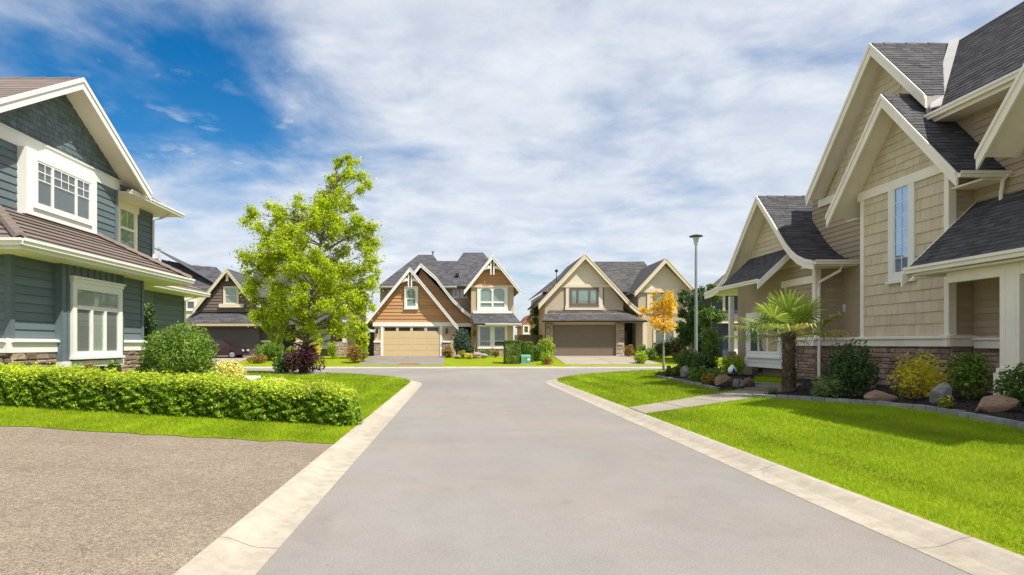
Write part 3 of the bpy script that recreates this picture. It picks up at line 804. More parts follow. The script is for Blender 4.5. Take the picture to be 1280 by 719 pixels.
# ------------------------------------------------------------------ left house (teal, tiled roof)
def left_house():
    H = thing('teal_house', 'teal lap sided two storey house with brown tile roof and white window trim', 'house', (-11, 17, .4))
    k = 1.12
    Z = lambda z: 1.6 + (z - 1.6) * k
    Xe, Xl, Xb, Xu = -8.40, -9.07, -8.94, -10.42
    y0, y1 = 12.99, 18.48                           # lower wall
    # lower storey core
    w = G().wbox(-16, Xl - .03, y0 + .03, y1, .2, 4.0).build('wall', 'teal', H)
    tag(w, 'ground floor wall with lap boards')
    fr = FX(Xl - .03, 1)
    hb = .185
    siding(w, fr, [(y0, 1.72), (14.43, 1.72), (14.43, 3.5), (y0, 3.5)], hb, 'teal', t=.026)
    siding(w, fr, [(17.1, 1.72), (y1, 1.72), (y1, 3.5), (17.1, 3.5)], hb, 'teal', t=.026)
    frn = FY(y0 + .03)
    siding(w, frn, [(-13, 1.72), (Xl - .02, 1.72), (Xl - .02, 3.5), (-13, 3.5)], hb, 'teal', t=.026)
    # corner boards
    G().wbox(Xl - .12, Xl + .012, y0 - .012, y0 + .11, 1.68, 3.5).build('corner_board', 'teal', w)
    G().wbox(Xl - .12, Xl + .012, y1 - .11, y1 + .012, 1.68, 3.5).build('corner_board', 'teal', w)
    # ledge and stone base
    G().extr((Xl - .05, y0 - .06, 1.42), (Xl - .05, 14.43, 1.42), (1, 0, 0), (0, 0, 1), [(0, 0), (.10, 0), (.10, .2), (.16, .22), (.16, .26), (0, .30)]).build('ledge', 'white', H)
    G().extr((Xl - .05, 17.1, 1.42), (Xl - .05, y1 + .06, 1.42), (1, 0, 0), (0, 0, 1), [(0, 0), (.10, 0), (.10, .2), (.16, .22), (.16, .26), (0, .30)]).build('ledge', 'white', H)
    G().extr((-13, y0 + .05, 1.42), (Xl - .048, y0 + .05, 1.42), (0, -1, 0), (0, 0, 1), [(0, 0), (.10, 0), (.10, .2), (.16, .22), (.16, .26), (0, .30)]).build('ledge', 'white', H)
    sb = G().wbox(-16, Xl - .02, y0 + .02, y1, .2, 1.43).build('stone_base', 'mortar', H)
    stones(sb, FX(Xl - .02, 1), y0, 14.43, .9, 1.42, 'stone_l', .30, .13, .06)
    stones(sb, FX(Xl - .02, 1), 17.1, y1, .7, 1.42, 'stone_l', .30, .13, .06)
    stones(sb, FY(y0 + .02), -10.6, Xl - .02, .9, 1.42, 'stone_l', .30, .13, .06)
    # board and batten bay
    b = G().wbox(-10, Xb, 14.43, 17.1, 1.20, 3.5).build('bay_wall', 'teal', H)
    fb = FX(Xb, 1)
    for y in [14.45, 14.66] + [14.95 + i * .27 for i in range(8)] + [16.96, 17.08]:
        lo = 1.2 if (y < 14.7 or y > 16.95) else 3.06
        G().box(fb, y - .022, y + .022, lo, 3.5, 0.001, .022).build('batten', 'teal', b)
    G().box(fb, 14.43, 17.1, 1.05, 1.198, -.3, .03).build('skirt_board', 'white', H)
    window(H, fb, 14.90, 16.82, 1.38, 2.93, 0, cw=.13, cd=.07, cols=(0, .345, .655, 1), rows=(0, .70, 1), blind='curtain', bar=.09, head=True, botw=.09, transom=True)
    for a, b2 in ((14.90, 15.56), (16.16, 16.82)): G().box(fb, a, b2, 1.38, 2.44, .0045, .009).build('blind', 'blind_grey', H)
    # skirt roof and soffit
    ys, ye = 12.31, 20.16
    eZ, tZ = 3.60, 4.72
    s = (tZ - eZ) / (abs(Xu) - abs(Xe))
    r = abs(Xu) - abs(Xe)
    rf, _, _ = roof_face(H, [(Xe, ys, eZ), (Xe, ye, eZ), (Xu, ye - r, tZ), (Xu, ys + r, tZ)], (0, 1, 0), 'tile', t=.06, ex=.29, tabs='rows', th=.042, name='skirt_roof')
    rf, _, _ = roof_face(H, [(-16, ys, eZ), (Xe, ys, eZ), (Xu, ys + r, tZ), (-16, ys + r, tZ)], (1, 0, 0), 'tile', t=.06, ex=.29, tabs='rows', th=.042, name='skirt_roof')
    roof_face(H, [(Xe, ye, eZ), (-13, ye, eZ), (-13, ye - r, tZ), (Xu, ye - r, tZ)], (1, 0, 0), 'tile', t=.06, ex=.29, tabs='rows', th=.042, name='skirt_roof')
    for (a, bb) in (((Xe, ys, eZ), (Xu, ys + r, tZ)), ((Xe, ye, eZ), (Xu, ye - r, tZ))):
        a = Vector(a); bb = Vector(bb); n = 9; d = (bb - a); sd = Vector((d.y, -d.x, 0)).normalized() * .12
        for i in range(n):
            p = a + d * (i / n) + V3(0, 0, .07); q = a + d * ((i + 1.12) / n) + V3(0, 0, .05)
            G().extr(p, q, sd, (0, 0, 1), [(-1, -.03), (-.7, .05), (0, .09), (.7, .05), (1, -.03), (.6, .0), (0, .03), (-.6, .0)]).build('hip_tile', 'tile', H)
    G().wbox(-16, Xe - .02, ys + .02, ye - .02, 3.42, 3.46).build('soffit', 'cream', H)
    G().bar((Xe - .04, ys, 3.42), (Xe - .04, ye, 3.42), (.04, 0, 0), (0, 0, .16)).build('fascia', 'white', H)
    G().bar((-16, ys + .04, 3.42), (Xe - .041, ys + .04, 3.42), (0, -.04, 0), (0, 0, .16)).build('fascia', 'white', H)
    gutter(H, (Xe + .002, ys - .1, 3.50), (Xe + .002, ye + .02, 3.50), (1, 0, 0), 'white', .13)
    gutter(H, (-16, ys - .002, 3.50), (Xe + .1, ys - .002, 3.50), (0, -1, 0), 'white', .13)
    # upper storey
    u0, u1 = 13.86, 19.6
    up = G().wbox(-16, Xu - .03, u0, u1, 3.9, 6.45).build('upper_wall', 'teal', H)
    fu = FX(Xu - .03, 1)
    siding(up, fu, [(u0, 4.6), (u1, 4.6), (u1, 6.3), (u0, 6.3)], .19, 'teal', holes=[(15.2, 18.1, 4.7, 6.3)], t=.026)
    G().wbox(Xu - .1, Xu + .02, u1 - .12, u1 + .012, 4.4, 6.3).build('corner_board', 'teal', up)
    G().wbox(-14, -10.89, 19.5, 22.85, 3.7, 6.5).build('rear_wall', 'teal', H)
    fw = FX(-10.89, 1)
    siding(up, fw, [(21.8, 4.0), (22.85, 4.0), (22.85, 6.3), (21.8, 6.3)], .19, 'teal', t=.026)
    window(H, fw, 20.55, 21.5, 4.35, 6.0, 0, cw=.16, cd=.06, rows=(0, .62, 1), grid=(2, 1, 1), gridrow=(1,), mat='cream', blind='blind_green', bar=.08)
    G().box(fw, 19.6, 21.8, 6.0, 6.3, -.02, .045).build('frieze', 'cream', H)
    # gable
    gA, gZ, half, rise = 16.73, 8.54, 3.73, 2.11
    sl = rise / half
    gw = G().prism(fu, [(gA - 3.2, 6.59), (gA + 3.2, 6.59), (gA, 6.59 + 3.2 * sl)], -.3, 0).build('gable_wall', 'teal_shingle', H)
    shingles(gw, fu, [(gA - 3.2, 6.58), (gA + 3.2, 6.58), (gA, 6.58 + 3.2 * sl)], .145, .16, 'teal_shingle', t=.02, jit=.012, gap=.008, name='wall_shingle')
    G().box(fu, gA - 3.5, gA + 3.4, 6.29, 6.585, -.02, .05).box(fu, gA - 3.5, gA + 3.4, 6.586, 6.62, -.02, .085).build('band_board', 'white', H)
    cross_gable(H, 'x', gA, gZ, [(half, -rise)], [(half, -rise)], -9.84, -16, 'tile', 'white', 'cream', rake=.26, tabs='rows', ex=.30)
    # box window
    G().wbox(Xu - .05, -10.21, 15.16, 18.12, 4.70, 6.288).build('box_surround', 'white', H)
    fbx = FX(-10.21, 1)
    window(H, fbx, 15.48, 17.74, 4.98, 6.05, 0.0, cw=.10, cd=.05, cols=(0, .27, .71, 1), grid=[(2, 2, .42), (3, 2, .42), (2, 2, .42)], blind='blind_dark', glass='glass', bar=.09, sill=False)
    # eave beyond the gable, downspout
    roof_face(H, [(-10.1, 19.7, 6.32), (-10.1, 23.45, 6.32), (-13.5, 23.45, 8.19), (-13.5, 19.7, 8.19)], (0, 1, 0), 'tile', t=.05, ex=.3, tabs='rows', th=.04)
    G().wbox(-11.3, -10.12, 19.62, 23.45, 6.24, 6.28).build('soffit', 'cream', H)
    gutter(H, (-10.12, 19.62, 6.22), (-10.12, 23.47, 6.22), (1, 0, 0), 'white', .13)
    G().tube([(-10.2, 22.75, 6.22), (-10.5, 22.75, 6.08), (-10.82, 22.75, 5.98), (-10.82, 22.75, 3.95)], .045, 6).build('downspout', 'white', H)
    # entry wing
    G().wbox(-10.9, -10.862, 18.5, 25.4, .3, 3.6).build('wing_wall', 'teal', H)
    siding(H, FX(-10.862, 1), [(22.9, .6), (25.4, .6), (25.4, 3.5), (22.9, 3.5)], .19, 'teal', t=.024)
    window(H, FX(-10.862, 1), 21.75, 22.15, .9, 2.9, 0, cw=.09, cd=.06, rows=(0, .35, .7, 1), blind='blind_dark')
    roof_face(H, [(-10.1, 18.6, 3.62), (-10.1, 25.9, 3.62), (-12.5, 25.9, 4.94), (-12.5, 18.6, 4.94)], (0, 1, 0), 'tile', t=.05, ex=.3, tabs='rows', th=.04, name='entry_roof')
    G().wbox(-11.3, -10.12, 18.5, 25.9, 3.48, 3.52).build('soffit', 'cream', H)
    gutter(H, (-10.12, 18.5, 3.50), (-10.12, 25.9, 3.50), (1, 0, 0), 'white', .13)
    G().tube([(-10.2, 25.35, 3.5), (-10.80, 25.35, 3.3), (-10.80, 25.35, .4)], .045, 6).build('downspout', 'cream', H)
left_house()

# ------------------------------------------------------------------ right house (tan shingles)
def right_house():
    H = thing('beige_house', 'beige shingled two storey house with steep dark gables and stone base', 'house', (13, 15, .35))
    Xb, Xm = 11.6, 12.17
    # ---- main body
    mw = G().wbox(Xm + .03, 18, 6.0, 22.0, .1, 7.2).build('main_wall', 'tan_lap', H)
    fm = FX(Xm + .03, -1)
    siding(mw, fm, [(13.4, 1.84), (15.1, 1.84), (15.1, 7.2), (13.4, 7.2)], .155, 'tan_lap', t=.024)
    siding(mw, fm, [(18.4, 4.3), (22.0, 4.3), (22.0, 7.2), (18.4, 7.2)], .155, 'tan_lap', t=.024)
    # upper wall under the main eave, and main roof
    eX, eZ, rX, rZ = 11.67, 7.22, 13.96, 10.05
    roof_face(H, [(eX, 18.07, eZ), (eX, 5.0, eZ), (rX, 5.0, rZ), (rX, 18.07, rZ)], (0, 1, 0), 'roof_dark', t=.08, ex=.14, w=.26, name='main_roof')
    roof_face(H, [(16.25, 5.0, eZ), (16.25, 18.07, eZ), (rX, 18.07, rZ), (rX, 5.0, rZ)], (0, 1, 0), 'roof_dark', t=.08, tabs=None, name='main_roof')
    G().wbox(eX + .02, Xm + .05, 5.0, 15.95, eZ - .17, eZ - .13).build('soffit', 'cream', H)
    G().bar((eX + .05, 5, eZ - .18), (eX + .05, 15.95, eZ - .18), (-.04, 0, 0), (0, 0, .16)).build('fascia', 'cream', H)
    gutter(H, (eX + .008, 5.0, eZ - .10), (eX + .008, 15.97, eZ - .10), (-1, 0, 0), 'cream', .14)
    # valley flashing
    a = Vector((11.72, 15.80, 7.36)); b = Vector((13.9, 18.0, 10.08)); sd = Vector((.30, -.30, .02)) * .55
    G().bar(a + V3(-.05, .02, .05), b + V3(-.05, .02, .05), sd, (0, 0, .03)).build('valley_flashing', 'flashing', H)
    G().prism(FY(15.95), [(11.70, 7.16), (12.2, 7.16), (12.2, 7.80), (11.70, 7.80)], -.04, 0).build('cheek_flashing', 'flashing', H)
    # ---- outer gable
    oc, oz, oh, orr = 18.07, 10.07, 3.35, 3.58
    gw = G().prism(FX(Xm + .02, -1), [(oc - 1.9, 6.4), (oc + 3.1, 6.4), (oc, 6.4 + 3.1 * orr / oh), (oc - 1.9, 6.4 + 1.2 * orr / oh)], -.3, .02).build('gable_wall', 'tan', H)
    shingles(gw, FX(Xm, -1), [(oc - .5, 6.4), (oc + 3.05, 6.4), (oc, 6.4 + 3.05 * orr / oh), (oc - .5, 9.1)], .20, .26, 'tan', t=.024, name='wall_shingle')
    cross_gable(H, 'x', oc, oz, [(2.12, -2.12 * orr / oh)], [(oh, -orr)], 11.70, 14.2, 'roof_dark', 'cream', 'cream', rake=.30, ex=.14, w=.26)
    G().box(FX(Xm, -1), 18.3, 21.5, 6.18, 6.42, -.02, .06).build('band_board', 'cream', H)
    # ---- projecting bay with the tall window
    bw = G().wbox(Xb + .03, 13.4, 15.13, 18.37, 1.6, 6.0).build('bay_wall', 'tan', H)
    fb = FX(Xb + .03, -1)
    wy0, wy1, wz0, wz1 = 16.44, 17.0, 3.46, 5.72
    shingles(bw, fb, [(15.1, 1.82), (18.4, 1.82), (18.4, 5.74), (15.1, 5.74)], .285, .27, 'tan', holes=[(wy0 - .2, wy1 + .2, wz0 - .2, 5.8)], t=.028, each=True, jit=.004)
    window(H, fb, wy0, wy1, wz0, wz1, 0, cw=.21, cd=.06, mat='white', glass='glass_bright', blind='blind_sky_tint', grid=(2, 6, 1), bar=.07, topw=.03, sill=True)
    siding(bw, FY(15.13), [(Xb + .15, 1.84), (Xm + .05, 1.84), (Xm + .05, 5.7), (Xb + .15, 5.7)], .155, 'tan_lap', t=.024)
    for y in (15.09, 18.26):
        G().wbox(Xb - .022, Xb + .16, y, y + .15, 1.8, 5.74).build('corner_board', 'cream', bw)
    # inner gable over the bay
    ic, iz, ih, ir = 16.66, 8.08, 2.50, 2.68
    sl = ir / ih
    ig = G().prism(fb, [(ic - 1.83, 5.94), (ic + 1.83, 5.94), (ic, 5.94 + 1.83 * sl)], -2.0, 0).build('gable_wall', 'tan', H)
    shingles(ig, fb, [(ic - 1.85, 5.94), (ic + 1.85, 5.94), (ic, 5.94 + 1.82 * sl)], .20, .30, 'tan', t=.026, each=True, jit=.008)
    G().box(fb, ic - 1.56, ic + 1.85, 5.70, 5.945, -.02, .065).build('band_board', 'cream', H)
    cross_gable(H, 'x', ic, iz, [(ih, -ir)], [(ih, -ir)], 11.08, 13.6, 'roof_dark', 'cream', 'cream', rake=.30, ex=.14, w=.26)
    gutter(H, (11.06, ic - ih + .02, iz - ir - .12), (12.25, ic - ih + .02, iz - ir - .12), (0, -1, 0), 'cream', .13)
    G().wbox(11.64, 12.2, ic - ih + .03, 15.1, iz - ir - .16, iz - ir - .12).build('soffit', 'cream', H)
    G().wbox(11.64, 12.2, ic + ih - .5, ic + ih - .03, iz - ir - .16, iz - ir - .12).build('soffit', 'cream', H)
    G().tube([(12.10, 14.06, 5.35), (12.10, 14.2, 5.22), (12.10, 14.25, 4.95), (12.1, 14.25, 4.55)], .04, 6).build('downspout', 'cream', H)
    # ---- near gable at the picture's edge
    nc, nz, nh, nr = 10.9, 8.75, 2.65, 3.15
    nb = G().wbox(11.80, 13, 8.4, 13.3, 3.6, 6.2).build('near_wall', 'tan_lap', H)
    fn = FX(11.80, -1)
    siding(nb, fn, [(11.0, 4.2), (13.3, 4.2), (13.3, 5.9), (11.0, 5.9)], .155, 'tan_lap', t=.024)
    siding(nb, FY(13.3), [(11.8, 4.2), (12.2, 4.2), (12.2, 5.9), (11.8, 5.9)], .155, 'tan_lap', t=.024)
    G().prism(fn, [(nc - 2.2, 5.9), (nc + 2.2, 5.9), (nc, 5.9 + 2.2 * nr / nh)], -.4, .01).build('near_gable_wall', 'tan', H)
    cross_gable(H, 'x', nc, nz, [(nh, -nr)], [(nh, -nr)], 11.02, 13.4, 'roof_dark', 'cream', 'cream', rake=.30, ex=.14, w=.26)
    # block added out of the frame, shaped to cast the shadow on the lawn
    roof_face(H, [(10.75, 5.3, 7.9), (10.75, 9.5, 7.9), (13.5, 9.5, 10.2), (13.5, 5.3, 10.2)], (0, 1, 0), 'roof_dark', tabs=None, name='shadow_block_roof')
    G().wbox(11.3, 13, 5.4, 8.9, .2, 7.7).build('shadow_block_wall', 'tan_lap', H)
    # ---- porch roof and column
    pe, pz, py = 10.62, 3.40, 15.06
    tX, tZ = 12.2, 4.92
    roof_face(H, [(pe, py, pz), (pe, 6.5, pz), (tX, 6.5, tZ), (tX, py, tZ)], (0, 1, 0), 'roof_dark', t=.08, ex=.14, w=.26, name='porch_roof', soffit='cream')
    gutter(H, (pe + .01, 6.5, pz - .16), (pe + .01, py + .02, pz - .16), (-1, 0, 0), 'cream', .15)
    G().bar((pe - .16, py, pz - .15), (tX, py, tZ + .02), (0, .05, 0), (0, 0, -.30)).build('rake_board', 'cream', H)
    G().wbox(pe + .02, Xm, 6.5, py - .05, pz - .22, pz - .17).build('soffit', 'cream', H)
    G().wbox(10.85, 11.02, 6.5, 14.2, pz - .45, pz - .222).build('porch_beam', 'cream', H)
    c = G().wbox(10.84, 11.28, 12.35, 12.80, 1.12, pz - .223).wbox(10.80, 11.32, 12.31, 12.84, 1.02, 1.121).wbox(10.77, 11.35, 12.28, 12.87, .3, 1.021)
    for yy in (12.42, 12.66): c.wbox(10.828, 10.842, yy, yy + .07, 1.2, pz - .3)
    c.build('porch_column', 'cream', H)
    # ---- ledges and stone
    led = [(0, 0), (.11, 0), (.11, .17), (.17, .19), (.17, .24), (0, .28)]
    G().extr((Xb + .04, 15.0, 1.54), (Xb + .04, 18.45, 1.54), (-1, 0, 0), (0, 0, 1), led).build('ledge', 'cream', H)
    G().extr((Xb - .1, 15.14, 1.54), (Xm + .1, 15.14, 1.54), (0, -1, 0), (0, 0, 1), led).build('ledge', 'cream', H)
    G().extr((Xm + .04, 12.4, 1.50), (Xm + .04, 15.0, 1.50), (-1, 0, 0), (0, 0, 1), led).build('ledge', 'cream', H)
    G().extr((Xm + .04, 18.45, 1.54), (Xm + .04, 20.3, 1.54), (-1, 0, 0), (0, 0, 1), led).build('ledge', 'cream', H)
    sb = G().wbox(Xb + .05, 13, 15.15, 18.35, .1, 1.55).wbox(Xm + .04, 13, 9, 15.16, .1, 1.51).build('stone_base', 'mortar', H)
    stones(sb, FX(Xb + .05, -1), 15.13, 18.35, .28, 1.55, 'stone_r', .30, .105, .07)
    stones(sb, FY(15.15), Xb + .04, Xm + .06, .28, 1.55, 'stone_r', .28, .105, .07)
    stones(sb, FX(Xm + .04, -1), 12.9, 15.08, .28, 1.51, 'stone_r', .30, .105, .07)
    # ---- flared front gable with the box window
    fc, fz = 23.1, 6.92
    rprof = [(1.07, -1.05), (1.93, -1.94), (2.35, -2.28), (2.75, -2.52), (3.2, -2.70), (3.65, -2.80)]
    lprof = [(1.15, -1.08), (2.2, -2.12), (2.8, -2.62), (3.4, -2.92), (4.1, -3.05), (4.9, -3.10)]
    cross_gable(H, 'x', fc, fz, rprof, lprof, 10.85, 14.0, 'roof_dark', 'cream', 'cream', rake=.24, ex=.14, w=.26)
    Xf = 11.35
    G().wbox(Xf + .03, 14, 20.33, 26.0, .2, 4.2).build('front_wall', 'tan_lap', H)
    ff = FX(Xf + .03, -1)
    fg = G().prism(ff, [(fc - 2.3, 4.2), (fc + 2.7, 4.2), (fc + 2.3, 4.6), (fc, 6.72), (fc - 2.2, 4.55)], -.3, 0).build('front_gable_wall', 'tan', H)
    siding(fg, ff, [(fc - 2.0, 4.7), (fc + 2.0, 4.7), (fc, 6.68)], .17, 'tan', t=.024)
    siding(fg, ff, [(20.35, 1.84), (22.0, 1.84), (22.0, 4.2), (20.35, 4.2)], .155, 'tan_lap', t=.024)
    G().box(ff, 20.4, 22.4, 3.55, 3.78, -.02, .06).build('band_board', 'cream', H)
    siding(fg, FY(20.33), [(Xf + .1, 1.84), (13.2, 1.84), (13.2, 4.15), (Xf + .1, 4.15)], .155, 'tan_lap', t=.024)
    G().wbox(Xf - .02, Xf + .16, 20.28, 20.46, 1.8, 4.1).build('corner_board', 'cream', H)
    G().wbox(10.9, 13, 19.5, 20.33, 3.98, 4.02).build('soffit', 'cream', H)
    gutter(H, (10.83, 19.47, 4.02), (12.2, 19.47, 4.02), (0, -1, 0), 'cream', .13)
    gutter(H, (12.2, 19.47, 4.02), (12.9, 19.47, 4.02), (0, -1, 0), 'cream', .13)
    G().tube([(11.75, 19.55, 4.0), (11.72, 19.6, 3.85), (11.42, 20.2, 3.55), (11.42, 20.22, 3.3), (11.42, 20.22, .5)], .045, 6).build('downspout', 'cream', H)
    # pent roof over the box window
    roof_face(H, [(10.2, 21.5, 3.80), (10.2, 24.9, 3.80), (11.4, 24.9, 4.92), (11.4, 21.5, 4.92)], (0, 1, 0), 'roof_dark', t=.07, ex=.14, w=.26, name='pent_roof', soffit='cream')
    gutter(H, (10.21, 21.5, 3.66), (10.21, 25.0, 3.66), (-1, 0, 0), 'cream', .13)
    G().bar((10.06, 21.5, 3.68), (11.42, 21.5, 4.96), (0, -.05, 0), (0, 0, -.24)).build('rake_board', 'cream', H)
    # box window
    bx = G().wbox(10.92, Xf + .1, 21.40, 24.25, .78, 2.75).build('box_surround', 'white', H)
    window(H, FX(10.92, -1), 21.75, 23.85, 1.30, 2.45, 0, cw=.16, cd=.05, cols=(0, .36, .68, 1), mat='white', blind='blind_dark', bar=.08)
    for i in range(2): G().box(FX(10.92, -1), 21.36, 24.3, .76 + i * .17, .915 + i * .17, 0, .03 + .004 * i).build('panel_board', 'white', bx)
    sf = G().wbox(Xf + .04, 13.2, 20.36, 26, .1, 1.56).build('stone_base', 'mortar', H)
    stones(sf, FX(Xf + .04, -1), 20.34, 21.5, .42, 1.54, 'stone_r', .30, .11, .07)
    stones(sf, FY(20.36), Xf + .02, 12.7, .42, 1.54, 'stone_r', .32, .11, .07)
    stones(sf, FX(Xf + .04, -1), 23.9, 24.7, .42, 1.5, 'stone_r', .28, .11, .07)
    G().extr((Xf + .04, 20.25, 1.54), (Xf + .04, 21.4, 1.54), (-1, 0, 0), (0, 0, 1), led).build('ledge', 'cream', H)
    G().extr((Xf - .1, 20.35, 1.54), (13.2, 20.35, 1.54), (0, -1, 0), (0, 0, 1), led).build('ledge', 'cream', H)
    # wall lamp beside the downspout
    s = G().lathe((12.25, 20.20, 2.62), [(.03, -.02), (.075, 0), (.085, .15), (.10, .17), (.05, .24), (.015, .27)], 10).build('wall_lamp', 'white_glaze', H)
    G().wbox(12.21, 12.29, 20.19, 20.31, 2.72, 2.80).build('lamp_bracket', 'metal_dark', s)
    # valley flashing on the front gable roof
    g = G(); ps = [(1.5, -1.48)] + rprof[1:]
    for (d0, q0), (d1, q1) in zip(ps, ps[1:]): g.bar((12.46, fc - d0, fz + q0 + .03), (12.46, fc - d1, fz + q1 + .03), (.15, 0, 0), (0, 0, .02))
    g.build('valley_flashing', 'flashing_dark', H)
    # entry side, seen past the pent roof
    G().wbox(10.9, 11.06, 25.6, 25.76, .4, 3.5).build('entry_post', 'cream', H)
    G().wbox(10.85, 11.12, 25.55, 25.82, .4, 1.3).build('post_base', 'stone_r', H)
right_house()

# ------------------------------------------------------------------ far houses
def garage(parent, fr, u0, u1, v0, v1, mat, n=.0, wins=0, rows=4):
    d = G().box(fr, u0, u1, v0, v1, n - .1, n + .005).build('garage_door', mat, parent)
    hh = (v1 - v0) / rows
    for r in range(rows):
        k = 8
        for c in range(4):
            a = u0 + (u1 - u0) * c / 4 + .06; b = u0 + (u1 - u0) * (c + 1) / 4 - .06
            z0 = v0 + hh * r + .05; z1 = v0 + hh * (r + 1) - .05
            if wins and r == rows - 1:
                G().box(fr, a + .05, b - .05, z0 + .08, z1 - .04, n, n + .012).build('pane', 'car_glass', d)
            else: G().box(fr, a, b, z0, z1, n, n + .014).build('panel', mat, d)
    return d
def lookout(parent, x, y, z, w, mat):
    """open timber truss ornament in a gable peak: king post, collar and curved braces"""
    g = G(); fr = FY(y)
    g.box(fr, x - .17, x - .07, z - 1.45, z - .1, 0, .05); g.box(fr, x + .07, x + .17, z - 1.45, z - .1, 0, .05)
    for s in (-1, 1):
        p = [(s * .1, -.75), (s * .5, -.80), (s * .8, -1.0), (s * 1.05, -1.18), (s * 1.05, -1.3), (s * .75, -1.14), (s * .45, -.98), (s * .1, -.93)]
        for i in range(3): g.prism(fr, [(x + p[i][0], z + p[i][1]), (x + p[i + 1][0], z + p[i + 1][1]), (x + p[6 - i][0], z + p[6 - i][1]), (x + p[7 - i][0], z + p[7 - i][1])], 0.002, .045)
        g.prism(fr, [(x + s * .15, z - .8), (x + s * .5, z - .55), (x + s * .55, z - .62), (x + s * .2, z - .88)], .004, .04)
    g.build('truss_ornament', mat, parent)
def tan_house():
    D = 52.0; F = FY(D)
    H = thing('tan_house', 'tan house with brown shingled gables, cream garage door and white truss ornaments', 'house', (hx(555), 55, .6))
    c0 = hx(513); gfl = gz(0, 52)
    # garage block and front gable
    G().wbox(hx(468), hx(570), D, D + 7, .2, hz(406)).build('wall', 'beige', H)
    gw = G().prism(F, [(hx(459.5), hz(404)), (hx(566.5), hz(404)), (c0, hz(341))], -.3, 0).build('gable_wall', 'brown', H)
    siding(gw, F, [(hx(459), hz(403)), (hx(567), hz(403)), (c0, hz(342))], .28, 'brown', each=False, t=.05)
    cross_gable(H, 'y', c0, hz(335.5), [(3.9, -4.78)], [(3.9, -4.78)], D - .55, D + 8, 'roof_far', 'white', 'cream_far', rake=.30, tabs=None, rt=.08)
    lookout(H, c0, D - .45, hz(337.5), 1, 'white')
    G().box(F, hx(466), hx(568), hz(408), hz(403), 0.0, .10).build('band_board', 'white', H)
    garage(H, F, hx(479), hx(550), gfl - .1, hz(408), 'door_cream', .02, wins=1, rows=5)
    for a, b in ((476, 479), (550, 553)): G().box(F, hx(a), hx(b), .5, hz(408), 0, .08).build('door_casing', 'white', H)
    for a, b in ((467.5, 475.8), (553.2, 563.5)):
        G().box(F, hx(a), hx(b), hz(428.2), hz(426), 0, .22).build('pier_cap', 'white', H)
        pb = G().box(F, hx(a) + .04, hx(b) - .04, .3, hz(428.2), 0, .10).build('pier_base', 'mortar', H)
        stones(pb, FR((0, D - .10, 0), (1, 0, 0), (0, 0, 1), (0, -1, 0)), hx(a), hx(b), .45, hz(428.3), 'stone_far', .34, .2, .07)
        s = G().box(F, hx((a + b) / 2) - .08, hx((a + b) / 2) + .08, hz(417), hz(410.5), .09, .25).build('wall_lamp', 'metal_dark', H)
    window(H, F, hx(508.6), hx(519.6), hz(383), hz(361), .05, cw=.20, cd=.08, rows=(0, .42, 1), grid=(2, 2, 1), gridrow=(1,), blind='blind_green', arch=.28)
    # second, taller gable behind with its swept right eave
    D2 = D + 1.6; F2 = FY(D2); k = D2 / 52
    X2 = lambda u: hx(u, D2); Z2 = lambda v: hz(v, D2)
    c2 = X2(526.3); z2 = Z2(330.5)
    prof = [(u, v) for u, v in ((545, 347), (565, 373), (580, 388), (590, 395), (600, 401), (611.5, 406))]
    rp = [(X2(u) - c2, Z2(v) - z2) for u, v in prof]
    cross_gable(H, 'y', c2, z2, [(3.4, -4.3)], rp, D2 - .5, D2 + 6, 'roof_far', 'white', 'brown_dark', rake=.28, tabs=None, rt=.08)
    g2 = G().prism(F2, [(X2(500), Z2(404)), (X2(598), Z2(404)), (X2(578), Z2(391)), (X2(563), Z2(376)), (c2, Z2(336))], -.3, 0).build('gable_wall', 'brown', H)
    siding(g2, F2, [(X2(505), Z2(404)), (X2(588), Z2(404)), (c2, Z2(338))], .28, 'brown', each=False, t=.05)
    G().box(F2, X2(563), X2(600), Z2(408.5), Z2(404), 0, .08).build('band_board', 'white', H)
    # entry recess
    G().wbox(hx(565), hx(592), D2 + 1.2, D2 + 1.4, .3, hz(404)).build('entry_shade_wall', 'dark', H)  # back wall coloured near-black to paint the shade of the recess
    G().wbox(hx(570), hx(580), D2 + 1.1, D2 + 1.19, .5, 2.75).build('front_door', 'brown_dark', H)
    pc = G().box(F2, X2(589), X2(596.5), Z2(434), Z2(405), -.3, .1).build('entry_post', 'beige', H)
    pb = G().box(F2, X2(588), X2(597.5), .4, Z2(434), -.35, .14).build('post_base', 'mortar', H)
    stones(pb, FR((0, D2 - .14, 0), (1, 0, 0), (0, 0, 1), (0, -1, 0)), X2(588), X2(597.5), .5, Z2(434), 'stone_far', .34, .2, .06)
    # right block: two windows below, gabled storey above
    rw = G().wbox(hx(596), hx(641.5), D + .02, D + 9, .2, hz(404)).build('right_wall', 'beige', H)
    for a, b in ((599.8, 612.8), (618, 631.4)):
        window(H, FY(D + .02), hx(a), hx(b), hz(432.6), hz(408.6), .0, cw=.17, cd=.09, rows=(0, .26, 1), blind='blind_dark', glass='glass')
    G().box(FY(D + .02), hx(613), hx(617.8), hz(433), hz(406), 0, .12).build('mullion_panel', 'white', H)
    sb = G().box(FY(D), hx(597), hx(641), .3, hz(434.5), 0, .03).build('stone_base', 'mortar', H)
    stones(sb, FR((0, D - .03, 0), (1, 0, 0), (0, 0, 1), (0, -1, 0)), hx(597), hx(641), .5, hz(434.5), 'stone_far', .36, .18, .06)
    roof_face(H, [(hx(592), D - .7, hz(405)), (hx(651), D - .7, hz(405)), (hx(641), D + .6, hz(390)), (hx(588), D + .6, hz(390))], (1, 0, 0), 'roof_far', t=.08, ex=.2, w=.4, name='pent_roof')
    gutter(H, (hx(606), D - .70, hz(407.2)), (hx(651), D - .70, hz(407.2)), (0, -1, 0), 'white', .16)
